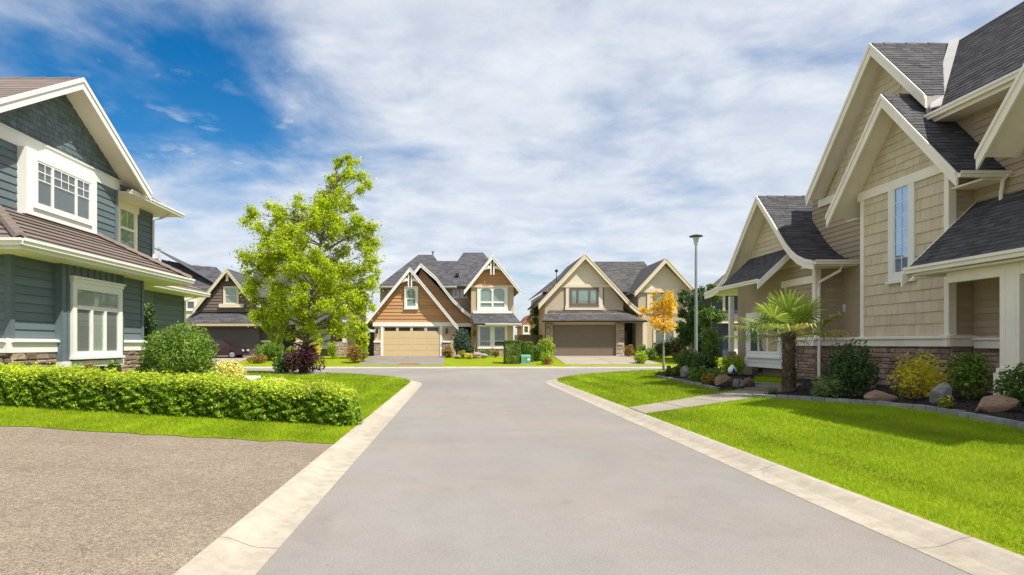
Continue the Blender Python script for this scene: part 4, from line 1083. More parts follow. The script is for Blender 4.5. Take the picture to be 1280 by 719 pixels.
    G().wbox(hx(597), hx(651), D - .69, D, hz(407.5), hz(407)).build('soffit', 'cream_far', H)
    F3 = FY(D + .5); X3 = lambda u: hx(u, D + .5); Z3 = lambda v: hz(v, D + .5)
    G().wbox(X3(589), X3(642), D + .5, D + 9, hz(402), Z3(357)).build('upper_wall', 'beige', H)
    window(H, F3, X3(599.5), X3(631.5), Z3(385), Z3(359.8), .0, cw=.20, cd=.09, cols=(0, .405, .44, .56, .595, 1)[::1] if False else (0, .5, 1), rows=(0, .28, 1), blind='blind_green', bar=.36 if False else .14, arch=.32, topw=.12)
    G().box(F3, X3(591), X3(640), Z3(392), Z3(389), 0, .16).build('sill_board', 'white', H)
    G().box(F3, X3(588), X3(643), Z3(359.5), Z3(357), .0, .14).build('band_board', 'cream_far', H)
    c3 = X3(615); z3 = Z3(320.5)
    g3 = G().prism(F3, [(X3(586), Z3(357)), (X3(644), Z3(357)), (c3, Z3(325))], -.3, 0).build('gable_wall', 'brown', H)
    siding(g3, F3, [(X3(586), Z3(357)), (X3(644), Z3(357)), (c3, Z3(326))], .28, 'brown', each=False, t=.05)
    cross_gable(H, 'y', c3, z3, [(2.32, -2.9)], [(2.32, -2.9)], D - .1, D + 9, 'roof_far', 'white', 'cream_far', rake=.30, tabs=None, rt=.08)
    lookout(H, c3, D + .0, z3 - .12, 1, 'white')
    # main upper wall and hipped roofs
    Dm = D + 3.4; Xm_ = lambda u: hx(u, Dm); Zm = lambda v: hz(v, Dm)
    G().wbox(Xm_(475), Xm_(590), Dm, Dm + 8, 2, Zm(358)).build('main_wall', 'beige', H)
    for a, b in ((567, 572), (577, 583)): window(H, FY(Dm), Xm_(a), Xm_(b), Zm(371), Zm(363), 0, cw=.1, cd=.06, blind='blind_dark')
    def hip(u0, u1, v, t0, t1, tv, d0, dep, vv=None):
        a = (hx(u0, d0), d0, hz(v, d0)); b = (hx(u1, d0), d0, hz(v, d0)); dr = d0 + dep
        p = (hx(t0, dr), dr, hz(tv, dr)); q = (hx(t1, dr), dr, hz(tv, dr)); bk = d0 + 2 * dep
        roof_face(H, [a, b, q, p], (1, 0, 0), 'roof_far', t=.06, tabs='stuff', ex=.22, w=.45)
        roof_face(H, [b, (b[0], bk, b[2]), q], (0, 1, 0), 'roof_far', t=.06, tabs=None)
        roof_face(H, [a, (a[0], bk, a[2]), p], (0, 1, 0), 'roof_far', t=.06, tabs=None)
        gutter(H, (a[0], d0 - .002, a[2] - .12), (b[0], d0 - .002, b[2] - .12), (0, -1, 0), 'cream_far', .15)
    hip(471.5, 571, 358.5, 523, 541, 318.5, Dm - .6, 4.5)
    # right hip rises behind the storey gable
    d0 = Dm - .6; dr = d0 + 5
    roof_face(H, [(hx(548, d0), d0, hz(358, d0)), (hx(640, d0), d0, hz(358, d0)), (hx(603.5, dr), dr, hz(315.5, dr)), (hx(579.5, dr), dr, hz(316, dr))], (1, 0, 0), 'roof_far', t=.06, ex=.22, w=.45)
    roof_face(H, [(hx(640, d0), d0, hz(358, d0)), (hx(640, d0), d0 + 8, hz(358, d0)), (hx(603.5, dr), dr, hz(315.5, dr))], (0, 1, 0), 'roof_far', t=.06, tabs=None)
    roof_face(H, [(hx(530, d0), d0 + 3, hz(340, d0)), (hx(590, d0), d0 + 3, hz(340, d0)), (hx(585, dr), dr + .2, hz(326, dr)), (hx(535, dr), dr + .2, hz(326, dr))], (1, 0, 0), 'roof_far', t=.06, ex=.22, w=.45)
    G().lathe((hx(541, 60), 60, hz(319, 60)), [(.05, -.3), (.05, .25), (.14, .27), (.14, .33), (.03, .36)], 8).build('roof_vent', 'metal_dark', H)
    G().wbox(hx(571.5, 56) - .15, hx(571.5, 56) + .15, 55.9, 56.2, hz(345, 56), hz(341.5, 56)).build('roof_vent', 'metal_dark', H)
    # low wall and side gate on the left
    G().wbox(hx(455), hx(468), D + 2, D + 2.2, .3, 2.6).build('side_gate', 'door_dark', H)
tan_house()
def taupe_house():
    D = 52.0; F = FY(D)
    H = thing('taupe_house', 'beige and taupe house with brown garage door between two stone pillars', 'house', (hx(750), 56, .6))
    gfl = gz(0, 52)
    G().wbox(hx(682), hx(780), D + .02, D + 9, .2, hz(392)).build('wall', 'taupe', H)
    garage(H, FY(D + .02), hx(691.5), hx(768.8), gfl - .1, hz(406), 'door_taupe', .02, rows=4)
    G().box(F, hx(688), hx(772), hz(405.8), hz(402.5), -.3, .02).build('door_header', 'beige', H)
    for a, b in ((682, 691), (769, 780)):
        p = G().box(F, hx(a), hx(b), .4, hz(404), -.3, .12).build('pillar', 'mortar', H)
        stones(p, FR((0, D - .12, 0), (1, 0, 0), (0, 0, 1), (0, -1, 0)), hx(a), hx(b), .5, hz(404), 'stone_far', .34, .22, .07)
    # skirt roof
    roof_face(H, [(hx(675.5), D - .8, hz(401.5)), (hx(805), D - .8, hz(401.5)), (hx(777), D + .5, hz(387.5)), (hx(687), D + .5, hz(387.5))], (1, 0, 0), 'roof_far2', t=.08, ex=.2, w=.4, name='skirt_roof')
    G().wbox(hx(676), hx(804.5), D - .78, D + .6, hz(403.2), hz(402)).build('soffit', 'cream_far', H)
    gutter(H, (hx(675.5), D - .81, hz(403.3)), (hx(805), D - .81, hz(403.3)), (0, -1, 0), 'metal_dark', .14)
    # upper gable
    D1 = D + .5; F1 = FY(D1); X = lambda u: hx(u, D1); Z = lambda v: hz(v, D1)
    c = X(730); z = Z(318.5)
    G().wbox(X(681), X(779), D1, D1 + 9, hz(398), Z(378)).build('upper_wall', 'taupe', H)
    G().prism(F1, [(X(681), Z(378.5)), (X(779), Z(378.5)), (X(752), Z(345)), (c, Z(323)), (X(708), Z(345))], -.3, -.002).build('gable_wall', 'taupe', H)
    G().prism(F1, [(X(698), Z(358)), (X(762), Z(358)), (c, Z(324))], -.1, .05).build('gable_panel', 'stucco', H)
    G().box(F1, X(694), X(766), Z(359.5), Z(355.5), .0, .14).build('band_board', 'cream_far', H)
    G().box(F1, X(707), X(753), Z(387.5), Z(359.5), 0, .10).build('window_surround', 'stucco', H)
    for a in (705.2, 753): G().box(F1, X(a), X(a + 1.8), Z(386), Z(359.5), 0, .04).build('batten', 'door_taupe', H)
    window(H, FY(D1 - .10), X(713.5), X(746.4), Z(380.5), Z(361), 0, cw=.10, cd=.07, cols=(0, .25, .70, 1), blind='blind_green', mat='brown_dark', bar=.14)
    G().box(F1, X(706), X(754), Z(387.8), Z(382.5), .101, .16).build('sill_board', 'cream_far', H)
    rp = [(3.3, -3.55), (3.75, -4.03), (4.1, -4.33), (4.45, -4.58), (4.85, -4.78)]
    cross_gable(H, 'y', c, z, [(3.8, -4.08)], rp, D1 - .5, D1 + 8, 'roof_far2', 'cream_far', 'cream_far', rake=.40, tabs=None, rt=.08)
    # entry recess and post
    G().wbox(hx(780), hx(806), D + 2, D + 2.2, .3, hz(398)).build('entry_shade_wall', 'dark', H)  # near-black colour puts the entry's shade on this wall
    G().wbox(hx(784), hx(792), D + 1.9, D + 1.99, .5, 2.7).build('front_door', 'brown_dark', H)
    G().box(F, hx(797), hx(799.5), .4, hz(402), -.6, -.4).build('entry_post', 'taupe', H)
    G().box(F, hx(803), hx(808.5), .4, hz(402), -.3, .1).build('entry_post', 'cream_far', H)
    # right gable
    c2 = hx(830.3); z2 = hz(323.5)
    G().wbox(hx(799), hx(862), D + .3, D + 9, .2, hz(366)).build('right_wall', 'taupe', H)
    F2 = FY(D + .3)
    G().prism(F2, [(hx(795.5), hz(364)), (hx(865.5), hz(364)), (c2, hz(329))], -.3, .02).build('gable_panel', 'stucco', H)
    G().box(F2, hx(797), hx(864), hz(365.5), hz(360.5), .0, .15).build('band_board', 'cream_far', H)
    for a, b in ((810, 817), (841, 848)): G().box(F2, hx(a), hx(b), hz(392), hz(365.5), 0, .08).build('pilaster', 'cream_far', H)
    window(H, F2, hx(818.5), hx(840.5), hz(390), hz(366.2), 0, cw=.12, cd=.07, cols=(0, .5, 1), blind='blind_green', mat='brown_dark', bar=.12)
    window(H, F2, hx(820), hx(844), hz(436), hz(412), 0, cw=.14, cd=.07, cols=(0, .5, 1), blind='blind_dark', mat='cream_far', bar=.1)
    cross_gable(H, 'y', c2, z2, [(2.52, -2.75)], [(2.52, -2.75)], D - .4, D + 9, 'roof_far2', 'cream_far', 'cream_far', rake=.36, tabs=None, rt=.08)
    # main hipped roof
    Dm = D + 2.5; dr = Dm + 5
    a = (hx(676.5, Dm), Dm, hz(365, Dm)); b = (hx(835, Dm), Dm, hz(365, Dm)); p = (hx(720, dr), dr, hz(327, dr)); q = (hx(805, dr), dr, hz(327, dr))
    roof_face(H, [a, b, q, p], (1, 0, 0), 'roof_far2', t=.06, ex=.22, w=.45, name='main_roof')
    roof_face(H, [a, (a[0], Dm + 10, a[2]), p], (0, 1, 0), 'roof_far2', t=.06, tabs=None, name='main_roof')
    roof_face(H, [b, (b[0], Dm + 10, b[2]), q], (0, 1, 0), 'roof_far2', t=.06, tabs=None, name='main_roof')
    G().wbox(hx(679, Dm), hx(835, Dm), Dm + .5, Dm + 9, 2, hz(367, Dm)).build('main_wall', 'taupe', H)
    G().tube([(hx(695.5, 56), 56, hz(352, 56)), (hx(695.5, 56), 56, hz(340, 56))], .035, 6).lathe((hx(695.5, 56), 56, hz(339, 56)), [(.05, -.1), (.14, -.05), (.14, .1), (.05, .15)], 8).build('roof_vent', 'metal_dark', H)
taupe_house()
def dark_house():
    D = 52.0; F = FY(D)
    H = thing('dark_house', 'dark brown house with small gabled window above the garage behind the birch tree', 'house', (hx(330), 56, .6))
    gfl = gz(0, 52)
    G().wbox(hx(240), hx(324), D, D + 9, .2, hz(405)).build('wall', 'brown_dark', H)
    garage(H, F, hx(256), hx(323), gfl - .1, hz(411), 'door_dark', .02, wins=0, rows=4)
    roof_face(H, [(hx(232), D - .8, hz(404)), (hx(336), D - .8, hz(404)), (hx(318), D + .6, hz(384)), (hx(247), D + .6, hz(384))], (1, 0, 0), 'roof_far', t=.08, ex=.2, w=.4, name='skirt_roof')
    G().bar((hx(232), D - .84, hz(408)), (hx(336), D - .84, hz(408)), (0, .05, 0), (0, 0, .2)).build('fascia', 'beige', H)
    c = hx(286); z = hz(336.5)
    gw = G().prism(F, [(hx(246), hz(390)), (hx(326), hz(390)), (c, hz(343))], -.3, 0).build('gable_wall', 'brown_dark', H)
    siding(gw, F, [(hx(250), hz(388)), (hx(322), hz(388)), (c, hz(344))], .25, 'brown_dark', each=False, t=.04)
    cross_gable(H, 'y', c, z, [(2.7, -3.35)], [(1.8, -2.25), (2.1, -2.5), (2.6, -2.75)], D - .5, D + 8, 'roof_far', 'cream_far', 'brown_dark', rake=.30, tabs=None, rt=.08)
    window(H, F, hx(282), hx(296.5), hz(379), hz(360.5), .04, cw=.16, cd=.08, rows=(0, .5, 1), mat='cream_far', blind='blind_green')
    G().box(F, hx(274.5), hx(305), hz(384.5), hz(380), .0, .2).build('sill_board', 'cream_far', H)
    G().box(F, c - .1, c + .1, hz(352), hz(342), .3, .4).build('king_post', 'cream_far', H)
    # right wing behind the tree
    G().wbox(hx(324), hx(438), D + .5, D + 9, .2, hz(372)).build('wing_wall', 'brown_dark', H)
    F2 = FY(D + .5)
    G().box(F2, hx(324), hx(346), hz(428), hz(425.5), 0, .1).build('ledge', 'white', H)
    G().box(F2, hx(352), hx(369), .5, hz(410), 0, .01).build('front_door', 'dark', H)  # thin door sheet, near-black to paint the shade of the entry
    for a, b in ((371, 381), (429, 434)): G().box(FY(D - .4), hx(a), hx(b), hz(428), hz(400), -.3, 0).build('porch_post', 'cream_far', H)
    for a, b in ((369, 383), (419, 436)):
        p = G().box(FY(D - .4), hx(a), hx(b), .5, hz(427.5), -.4, .02).build('pillar_base', 'mortar', H)
        stones(p, FR((0, D - .42, 0), (1, 0, 0), (0, 0, 1), (0, -1, 0)), hx(a), hx(b), .5, hz(427.5), 'stone_far', .34, .22, .07)
    window(H, F2, hx(386.5), hx(409.5), hz(433), hz(413.5), 0, cw=.16, cd=.09, cols=(0, .5, 1), blind='blind_green', mat='cream_far', bar=.12)
    roof_face(H, [(hx(322), D - .7, hz(406)), (hx(446), D - .7, hz(406)), (hx(438), D + .8, hz(391)), (hx(322), D + .8, hz(391))], (1, 0, 0), 'roof_far', t=.08, ex=.2, w=.4, name='porch_roof')
    a = (hx(300), D + .2, hz(372)); b = (hx(448), D + .2, hz(372)); p = (hx(330, 57), 57, hz(320, 57)); q = (hx(418, 57), 57, hz(320, 57))
    roof_face(H, [a, b, q, p], (1, 0, 0), 'roof_far', t=.06, ex=.22, w=.45, name='main_roof')
    roof_face(H, [b, (b[0], 62, b[2]), q], (0, 1, 0), 'roof_far', t=.06, tabs=None, name='main_roof')
    roof_face(H, [a, (a[0], 62, a[2]), p], (0, 1, 0), 'roof_far', t=.06, tabs=None, name='main_roof')
    window(H, F2, hx(415), hx(428), hz(390), hz(377), 0, cw=.12, cd=.07, blind='blind_green', mat='cream_far')
dark_house()
def grey_side_house():
    D = 57.0; F = FY(D); X = lambda u: hx(u, D); Z = lambda v: hz(v, D)
    H = thing('grey_roofed_house', 'pale house with long grey hip roof showing above the teal house eaves', 'house', (X(200), 62, .6))
    G().wbox(X(120), X(262), D, D + 9, .2, Z(372)).build('wall', 'stucco', H)
    window(H, F, X(234), X(243), Z(386), Z(377), 0, cw=.15, cd=.07, blind='blind_dark')
    dr = D + 4
    roof_face(H, [(X(100), D - .6, Z(371)), (X(300), D - .6, Z(352)), (hx(273, dr), dr, hz(344, dr)), (hx(245, dr), dr, hz(338, dr)), (hx(186, dr), dr, hz(306, dr)), (hx(120, dr), dr, hz(306, dr))], (1, 0, 0), 'roof_far', t=.06, ex=.22, w=.45, name='main_roof')
    roof_face(H, [(X(300), D - .6, Z(371)), (X(300), D + 9, Z(371)), (hx(186, dr), dr, hz(306, dr))], (0, 1, 0), 'roof_far', t=.06, tabs=None, name='main_roof')
    G().lathe((hx(199.5, 58), 58, hz(322, 58)), [(.18, -.6), (.12, .3), (.06, .35), (.06, .7), (.16, .75), (.16, .95), (.04, 1.0)], 8).build('roof_vent', 'flashing', H)
grey_side_house()
def blue_house():
    D = 50.0; F = FY(D); X = lambda u: hx(u, D); Z = lambda v: hz(v, D)
    H = thing('blue_house', 'dark blue house with white garage door half hidden behind the beige house', 'house', (X(935), 55, .6))
    w = G().wbox(X(903), X(985), D, D + 9, .2, Z(360)).build('wall', 'navy', H)
    siding(w, F, [(X(903), Z(446)), (X(985), Z(446)), (X(985), Z(361)), (X(903), Z(361))], .25, 'navy', each=False, t=.03)
    garage(H, F, X(914), X(947), Z(446), Z(406), 'door_white', .04, wins=1, rows=4)
    for a in (911.5, 947): G().box(F, X(a), X(a + 2.5), Z(446), Z(404), .031, .1).build('door_casing', 'white', H)
    roof_face(H, [(X(896), D - .9, Z(402)), (X(975), D - .9, Z(402)), (X(970), D + .3, Z(389)), (X(905), D + .3, Z(389))], (1, 0, 0), 'roof_far2', t=.08, ex=.2, w=.4, name='skirt_roof')
    G().wbox(X(896), X(975), D - .92, D, Z(404.5), Z(402.4)).build('fascia', 'cream_far', H)
    roof_face(H, [(X(880), D - .6, Z(362)), (X(990), D - .6, Z(362)), (hx(960, 55), 55, hz(335, 55)), (hx(915, 55), 55, hz(335, 55))], (1, 0, 0), 'roof_far2', t=.06, ex=.22, w=.45, name='main_roof')
    G().bar((X(880), D - .62, Z(366)), (X(990), D - .62, Z(366)), (0, .05, 0), (0, 0, .22)).build('fascia', 'cream_far', H)
    for a in (903, 927): G().box(F, X(a), X(a + 3), Z(389), Z(362), .031, .08).build('corner_board', 'cream_far', H)
blue_house()
def brick_house():
    D = 78.0; F = FY(D); X = lambda u: hx(u, D); Z = lambda v: hz(v, D)
    H = thing('brick_house', 'distant orange brick house in the gap between the two front houses', 'house', (X(664), 82, .6))
    G().wbox(X(652), X(680), D, D + 6, 0, Z(408)).build('wall', 'far_brick', H)
    G().prism(F, [(X(652), Z(408)), (X(680), Z(408)), (X(662), Z(396))], -.3, 0).build('gable_wall', 'far_brick', H)
    for sx in (650, 682): G().bar((X(662), D - .3, Z(395)), (X(sx), D - .3, Z(409)), (0, 7, 0), (0, 0, .15)).build('roof', 'terracotta', H)
    window(H, F, X(655), X(660), Z(416), Z(408), 0, cw=.15, cd=.08, blind='blind_dark')
brick_house()
# ------------------------------------------------------------------ fences, street furniture, small things
def fence(label, x0, x1, y, h, group):
    t = thing('board_fence', label, 'fence', ((x0 + x1) / 2, y, gz(0, y)), group)
    z = gz(0, y); w = .16; x = x0
    G().bar((x0, y + .03, z + h * .85), (x1, y + .03, z + h * .85), (0, .05, 0), (0, 0, .09)).bar((x0, y + .03, z + .3), (x1, y + .03, z + .3), (0, .05, 0), (0, 0, .09)).build('rail', 'fence', t)
    while x < x1 - .05:
        G().wbox(x + .006, min(x + w, x1) - .006, y, y + .025, z, z + h + random.uniform(-.015, .015)).build('plank', 'fence', t); x += w
fence('weathered brown plank fence between tan house and garage with brown door', hx(643, 54), hx(684, 54), 54, 1.75, 'plank fences between far houses')
fence('weathered plank fence beside the blue house behind green tree', hx(862, 55), hx(900, 55), 55, 1.75, 'plank fences between far houses')
def lamp():
    x, y = 11.92, 32.0; z = gz(x, y)
    t = thing('street_lamp', 'tall grey street lamp with flared round head at the corner bed', 'street lamp', (x, y, z))
    G().lathe((x, y, z), [(.14, -.05), (.14, .03), (.085, .05), (.08, 1.2), (.06, 5.9), (.045, 6.25)], 12).build('pole', 'steel', t)
    G().lathe((x, y, z + 6.2), [(.045, 0), (.09, .06), (.10, .12), (.16, .42)], 14).build('lantern', 'lamp_glass', t)
    G().lathe((x, y, z + 6.62), [(.20, .0), (.33, .03), (.33, .07), (.12, .13), (.02, .14)], 14).build('cap', 'metal_dark', t)
    G().wbox(x - .06, x + .06, y - .1, y - .07, z + .5, z + .85).build('access_panel', 'steel', t)
lamp()
def utility_box():
    x0, x1, y = hx(651.5, 44.6), hx(663.5, 44.6), 44.6; z = gz(0, y)
    t = thing('utility_box', 'pale green utility box on a concrete pad beside clipped cedars', 'utility box', ((x0 + x1) / 2, y, z))
    G().wbox(x0 - .12, x1 + .12, y - .12, y + .75, z - .05, z + .09).build('pad', 'concrete_far', t)
    G().extr((x0, y, z + .09), (x1, y, z + .09), (0, 1, 0), (0, 0, 1), [(0, 0), (.62, 0), (.62, .6), (.10, .56), (0, .46)]).build('cabinet', 'utility_green', t)
    G().wbox((x0 + x1) / 2 + .1, (x0 + x1) / 2 + .28, y - .012, y, z + .28, z + .42).build('warning_plate', 'white', t)
    G().wbox((x0 + x1) / 2 - .01, (x0 + x1) / 2 + .01, y - .008, y - .001, z + .12, z + .54).build('door_seam', 'metal_dark', t)
utility_box()
def car():
    """dark compact car parked before the dark house, nose to the right"""
    y = 48.6; xf = hx(303, y); z = gz(0, y)
    t = thing('parked_car', 'dark red compact car parked on driveway behind the round green bush', 'car', (xf - 2, y, z))
    prof = [(0, .28), (-.02, .55), (-.12, .72), (-.95, .92), (-1.55, 1.38), (-2.0, 1.46), (-3.1, 1.44), (-3.75, 1.05), (-4.1, .95), (-4.15, .4), (-3.9, .25)]
    g = G(); W = 1.7; k = len(prof); vs = []
    ins = [.12, .04, .02, .04, .20, .24, .24, .12, .08, .04, .1]
    for s in (0, 1):
        for (a, b), i in zip(prof, ins): vs.append((xf + a, y + (i if s == 0 else W - i), z + b))
    g.add(vs, [tuple(range(k)), tuple(range(k, 2 * k))[::-1]] + [(i, (i + 1) % k, k + (i + 1) % k, k + i) for i in range(k)])
    g.build('body', 'car_paint', t)
    fr = FY(y + .10)
    G().prism(fr, [(xf - 1.05, z + .95), (xf - 1.58, z + 1.34), (xf - 2.15, z + 1.38), (xf - 2.15, z + .95)], -.05, .0).prism(fr, [(xf - 2.22, z + .95), (xf - 2.22, z + 1.38), (xf - 3.0, z + 1.36), (xf - 3.4, z + 1.0)], -.05, 0).build('side_window', 'car_glass', t)
    for a in (-.8, -3.3):
        for s in (0, 1):
            yy = y + .04 if s == 0 else y + W - .24
            w = G(); n = 16
            ring = [(xf + a + .31 * math.cos(2 * math.pi * i / n), z + .31 + .31 * math.sin(2 * math.pi * i / n)) for i in range(n)]
            w.add([(p, yy, q) for p, q in ring] + [(p, yy + .2, q) for p, q in ring], [tuple(range(n)), tuple(range(n, 2 * n))[::-1]] + [(i, (i + 1) % n, n + (i + 1) % n, n + i) for i in range(n)])
            o = w.build('wheel', 'rubber', t)
            ring = [(xf + a + .2 * math.cos(2 * math.pi * i / n), z + .31 + .2 * math.sin(2 * math.pi * i / n)) for i in range(n)]
            yr = yy - .012 if s == 0 else yy + .212
            G().add([(p, yr, q) for p, q in ring] + [(p, yy + .1, q) for p, q in ring], [tuple(range(n))] + [(i, (i + 1) % n, n + (i + 1) % n, n + i) for i in range(n)]).build('rim', 'steel', o)
    for s in (.12, W - .42): G().wbox(xf - .16, xf - .01, y + s, y + s + .3, z + .55, z + .7).build('headlight', 'lamp_glass', t)
    G().wbox(xf - .02, xf + .02, y + .2, y + W - .2, z + .3, z + .42).build('bumper', 'rubber', t)
car()
def doormat():
    y = 44.0; x0, x1 = hx(497, y), hx(526, y); z = gz(0, y) + .035
    t = thing('drain_grate', 'low reddish rectangular grate with pale frame on the tan house driveway', 'grate', ((x0 + x1) / 2, y, z))
    G().wbox(x0, x1, y - .05, y, z - .04, z + .02).wbox(x0, x1, y + 1.1, y + 1.15, z - .0, z + .08).wbox(x0, x0 + .08, y, y + 1.1, z - .02, z + .06).wbox(x1 - .08, x1, y, y + 1.1, z - .02, z + .06).build('frame', 'concrete_far', t)
    g = G(); fr = FR((0, 0, 0), (1, 0, 0), (0, 1, .055), (0, 0, 1))
    g.add([(x0 + .08, y, z - .0), (x1 - .08, y, z - .0), (x1 - .08, y + 1.1, z + .065), (x0 + .08, y + 1.1, z + .065)], [(0, 1, 2, 3)])
    g.build('grid', 'mat_red', t)
doormat()
def rock(name, label, x, y, r, mat, sq=.6, tilt=0, rot=0, group='boulders in the right beds', seed=0):
    """angular boulder: a convex hull of a few random points, edges softened"""
    rd = random.Random(seed); bm = bmesh.new()
    for i in range(26):
        d = Vector((rd.gauss(0, 1), rd.gauss(0, 1), rd.gauss(0, 1))).normalized()
        d = Vector((d.x * r[0], d.y * r[1], d.z * r[2])) * rd.uniform(.82, 1.05)
        bm.verts.new((d.x * math.cos(tilt) + d.z * math.sin(tilt), d.y, -d.x * math.sin(tilt) + d.z * math.cos(tilt)))
    r_ = bmesh.ops.convex_hull(bm, input=bm.verts[:])
    bmesh.ops.delete(bm, geom=[v for v in bm.verts if not v.link_faces], context='VERTS')
    bmesh.ops.bevel(bm, geom=bm.edges[:], offset=min(r) * .10, segments=1, affect='EDGES')
    bmesh.ops.subdivide_edges(bm, edges=bm.edges[:], cuts=1)
    for v in bm.verts: v.co += Vector((rd.gauss(0, 1), rd.gauss(0, 1), rd.gauss(0, 1))) * min(r) * .03
    me = bpy.data.meshes.new(name); bm.to_mesh(me); bm.free(); me.materials.append(M[mat])
    o = bpy.data.objects.new(name, me); COL.objects.link(o)
    o.location = (x, y, gz(x, y) + .05 + r[2] * sq)
    o.rotation_euler = (0, 0, rot)
    tag(o, label, 'rock', group)
pw = lambda u, Y: (u - 572) * Y / 800
rock('garden_rock', 'flat pinkish brown rock in mulch between dark shrub and yellow shrub', pw(1101, 13.9), 13.9, (.42, .3, .17), 'rock_brown', .35, .15, seed=3)
rock('garden_rock', 'upright pale grey pointed rock beside the yellow shrub', pw(1175, 12.9), 12.9, (.22, .16, .30), 'rock_grey', .55, .5, seed=5)
rock('garden_rock', 'large angular brown rock at the right end of the mulch bed', pw(1243, 11.5), 11.5, (.40, .3, .21), 'rock_brown', .5, -.2, seed=8)
rock('garden_rock', 'rounded tan rock behind the white and blue garden ornament', pw(904, 19.4), 19.4, (.30, .25, .27), 'rock_brown', .5, 0, seed=11)
rock('garden_rock', 'grey rock at the tip of the corner bed next to the path', pw(923, 18.9), 18.9, (.22, .2, .20), 'rock_grey', .4, .2, seed=14)
rock('garden_rock', 'dull red rock next to grey rock at the path corner', pw(934, 19.3), 19.3, (.25, .2, .18), 'rock_red', .4, .2, seed=15)
rock('garden_rock', 'small pale rock at foot of the palm beside the path', pw(964, 17.0), 17.0, (.13, .1, .12), 'rock_grey', .4, .2, seed=18)
rock('garden_rock', 'pale boulder against stone wall behind the dark glossy shrub', pw(1087, 15.3), 15.3, (.16, .14, .22), 'rock_grey', .6, .2, seed=19)
rock('garden_rock', 'grey rock under the shrubs near the street lamp', pw(857, 25), 25, (.25, .25, .3), 'rock_grey', .5, .1, seed=21)
for i, (u, Y, s) in enumerate(((583, 49.3, .3), (596, 49.0, .4), (572, 48.6, .25), (604, 49.2, .3))):
    rock('border_rock', ['cream rock in the flower bed before the tan house entry post', 'broad cream rock at front of the flower bed by tan house window', 'small pinkish rock at left end of the flower bed by garage', 'low cream rock at right end of the flower bed under window'][i], pw(u, Y), Y, (s * 1.4, s, s * .8), 'concrete_far' if i != 2 else 'rock_brown', .4, 0, group='rocks in the far flower bed', seed=30 + i)
def ornament():
    x, y = pw(908, 19.2), 18.8; z = gz(x, y) + .48
    t = thing('garden_ornament', 'small white domed garden ornament with a deep blue front on a stake', 'ornament', (x, y, z - .4))
    G().lathe((x, y, z), [(.02, -.02), (.10, .0), (.125, .06), (.11, .13), (.06, .19), (.02, .24)], 14).build('dome', 'white_glaze', t, smooth=True)
    G().prism(FY(y - .118), [(x - .075, z + .0), (x + .075, z + .0), (x, z + .15)], -.05, .014).build('front', 'blue_glaze', t)
    G().tube([(x, y, z - .55), (x, y, z)], .012, 6).build('stake', 'metal_dark', t)
    G().tube([(x + .16, y - .05, z - .45), (x + .2, y - .05, z - .2), (x + .19, y - .05, z - .05), (x + .1, y - .05, z - .02)], .012, 6).build('hook', 'metal_dark', t)
ornament()
def pot(label, u, Y, r, h, mat):
    x = pw(u, Y); z = gz(x, Y)
    t = thing('plant_pot', label, 'pot', (x, Y, z))
    G().lathe((x, Y, z), [(r * .7, 0), (r, h * .9), (r * 1.1, h * .9), (r * 1.1, h), (r * .9, h), (r * .85, h * .85)], 12).build('pot', mat, t)
    return x, Y, z + h
pot('red clay pot below the bright green ball shrub near driveway', 685, 44.2, .26, .4, 'terracotta')

# ------------------------------------------------------------------ plants
def plant(name, label, cat, x, y, z, rx, ry, rz, n, size, mat, nl=14, group=None, lump=.42, squash=1.0, up=.5, stem='bark', asp=.55, flat=False, extra=None):
    """shrub: stems from the ground and leaves spread through lumps of an uneven crown"""
    t = thing(name, label, cat, (x, y, z), group)
    cs = []; rs = []
    for i in range(nl):
        a = i * 2.399 + random.uniform(-.3, .3); h = 1 - 2 * (i + .5) / nl
        rr = math.sqrt(1 - h * h)
        f = 1 - lump * .9
        cs.append((x + rx * rr * math.cos(a) * f * random.uniform(.85, 1.1), y + ry * rr * math.sin(a) * f * random.uniform(.85, 1.1), z + rz + rz * h * f * (1 if h > 0 else .9)))
        rs.append(lump * min(rx, rz, ry) * random.uniform(.8, 1.25) + .18 * lump * max(rx, rz))
    cs.append((x, y, z + rz)); rs.append(min(rx, ry, rz) * .75)
    P, d = lumps(cs, rs, n, squash)
    P[:, 2] = np.maximum(P[:, 2], z + .01)
    leaves('foliage', P, size, mat, t, d, up, asp)
    g = G()
    for i in range(5):
        c = cs[(i * 3) % nl]
        g.tube([(x + random.uniform(-.06, .06), y + random.uniform(-.06, .06), z - .05), ((x + c[0]) / 2, (y + c[1]) / 2, (z + c[2]) / 2 + .05), c], [.022 * max(rz, .6), .015 * max(rz, .6), .005], 5)
    g.build('stem', stem, t)
    if extra:
        m2, n2, s2 = extra; k = rng.choice(n, n2, replace=False)
        leaves('flower', P[k] + d[k] * .05, s2, m2, t, d[k], 1.0, .9, kind='stuff')
    return t
def spot(name, label, cat, u, Y, vb, vt, wpx, n, size, mat, group=None, depth=None, **k):
    """place by its foot: real distance Y, foot on the ground, size from how it measures at that distance"""
    x = pw(u, Y); z = gz(x, Y); h = 1.6 + (430 - vt) * Y / 800 - z; rx = wpx * Y / 1600
    return plant(name, label, cat, x, Y, z, rx, depth or rx, h / 2, n, size, mat, group=group, **k)
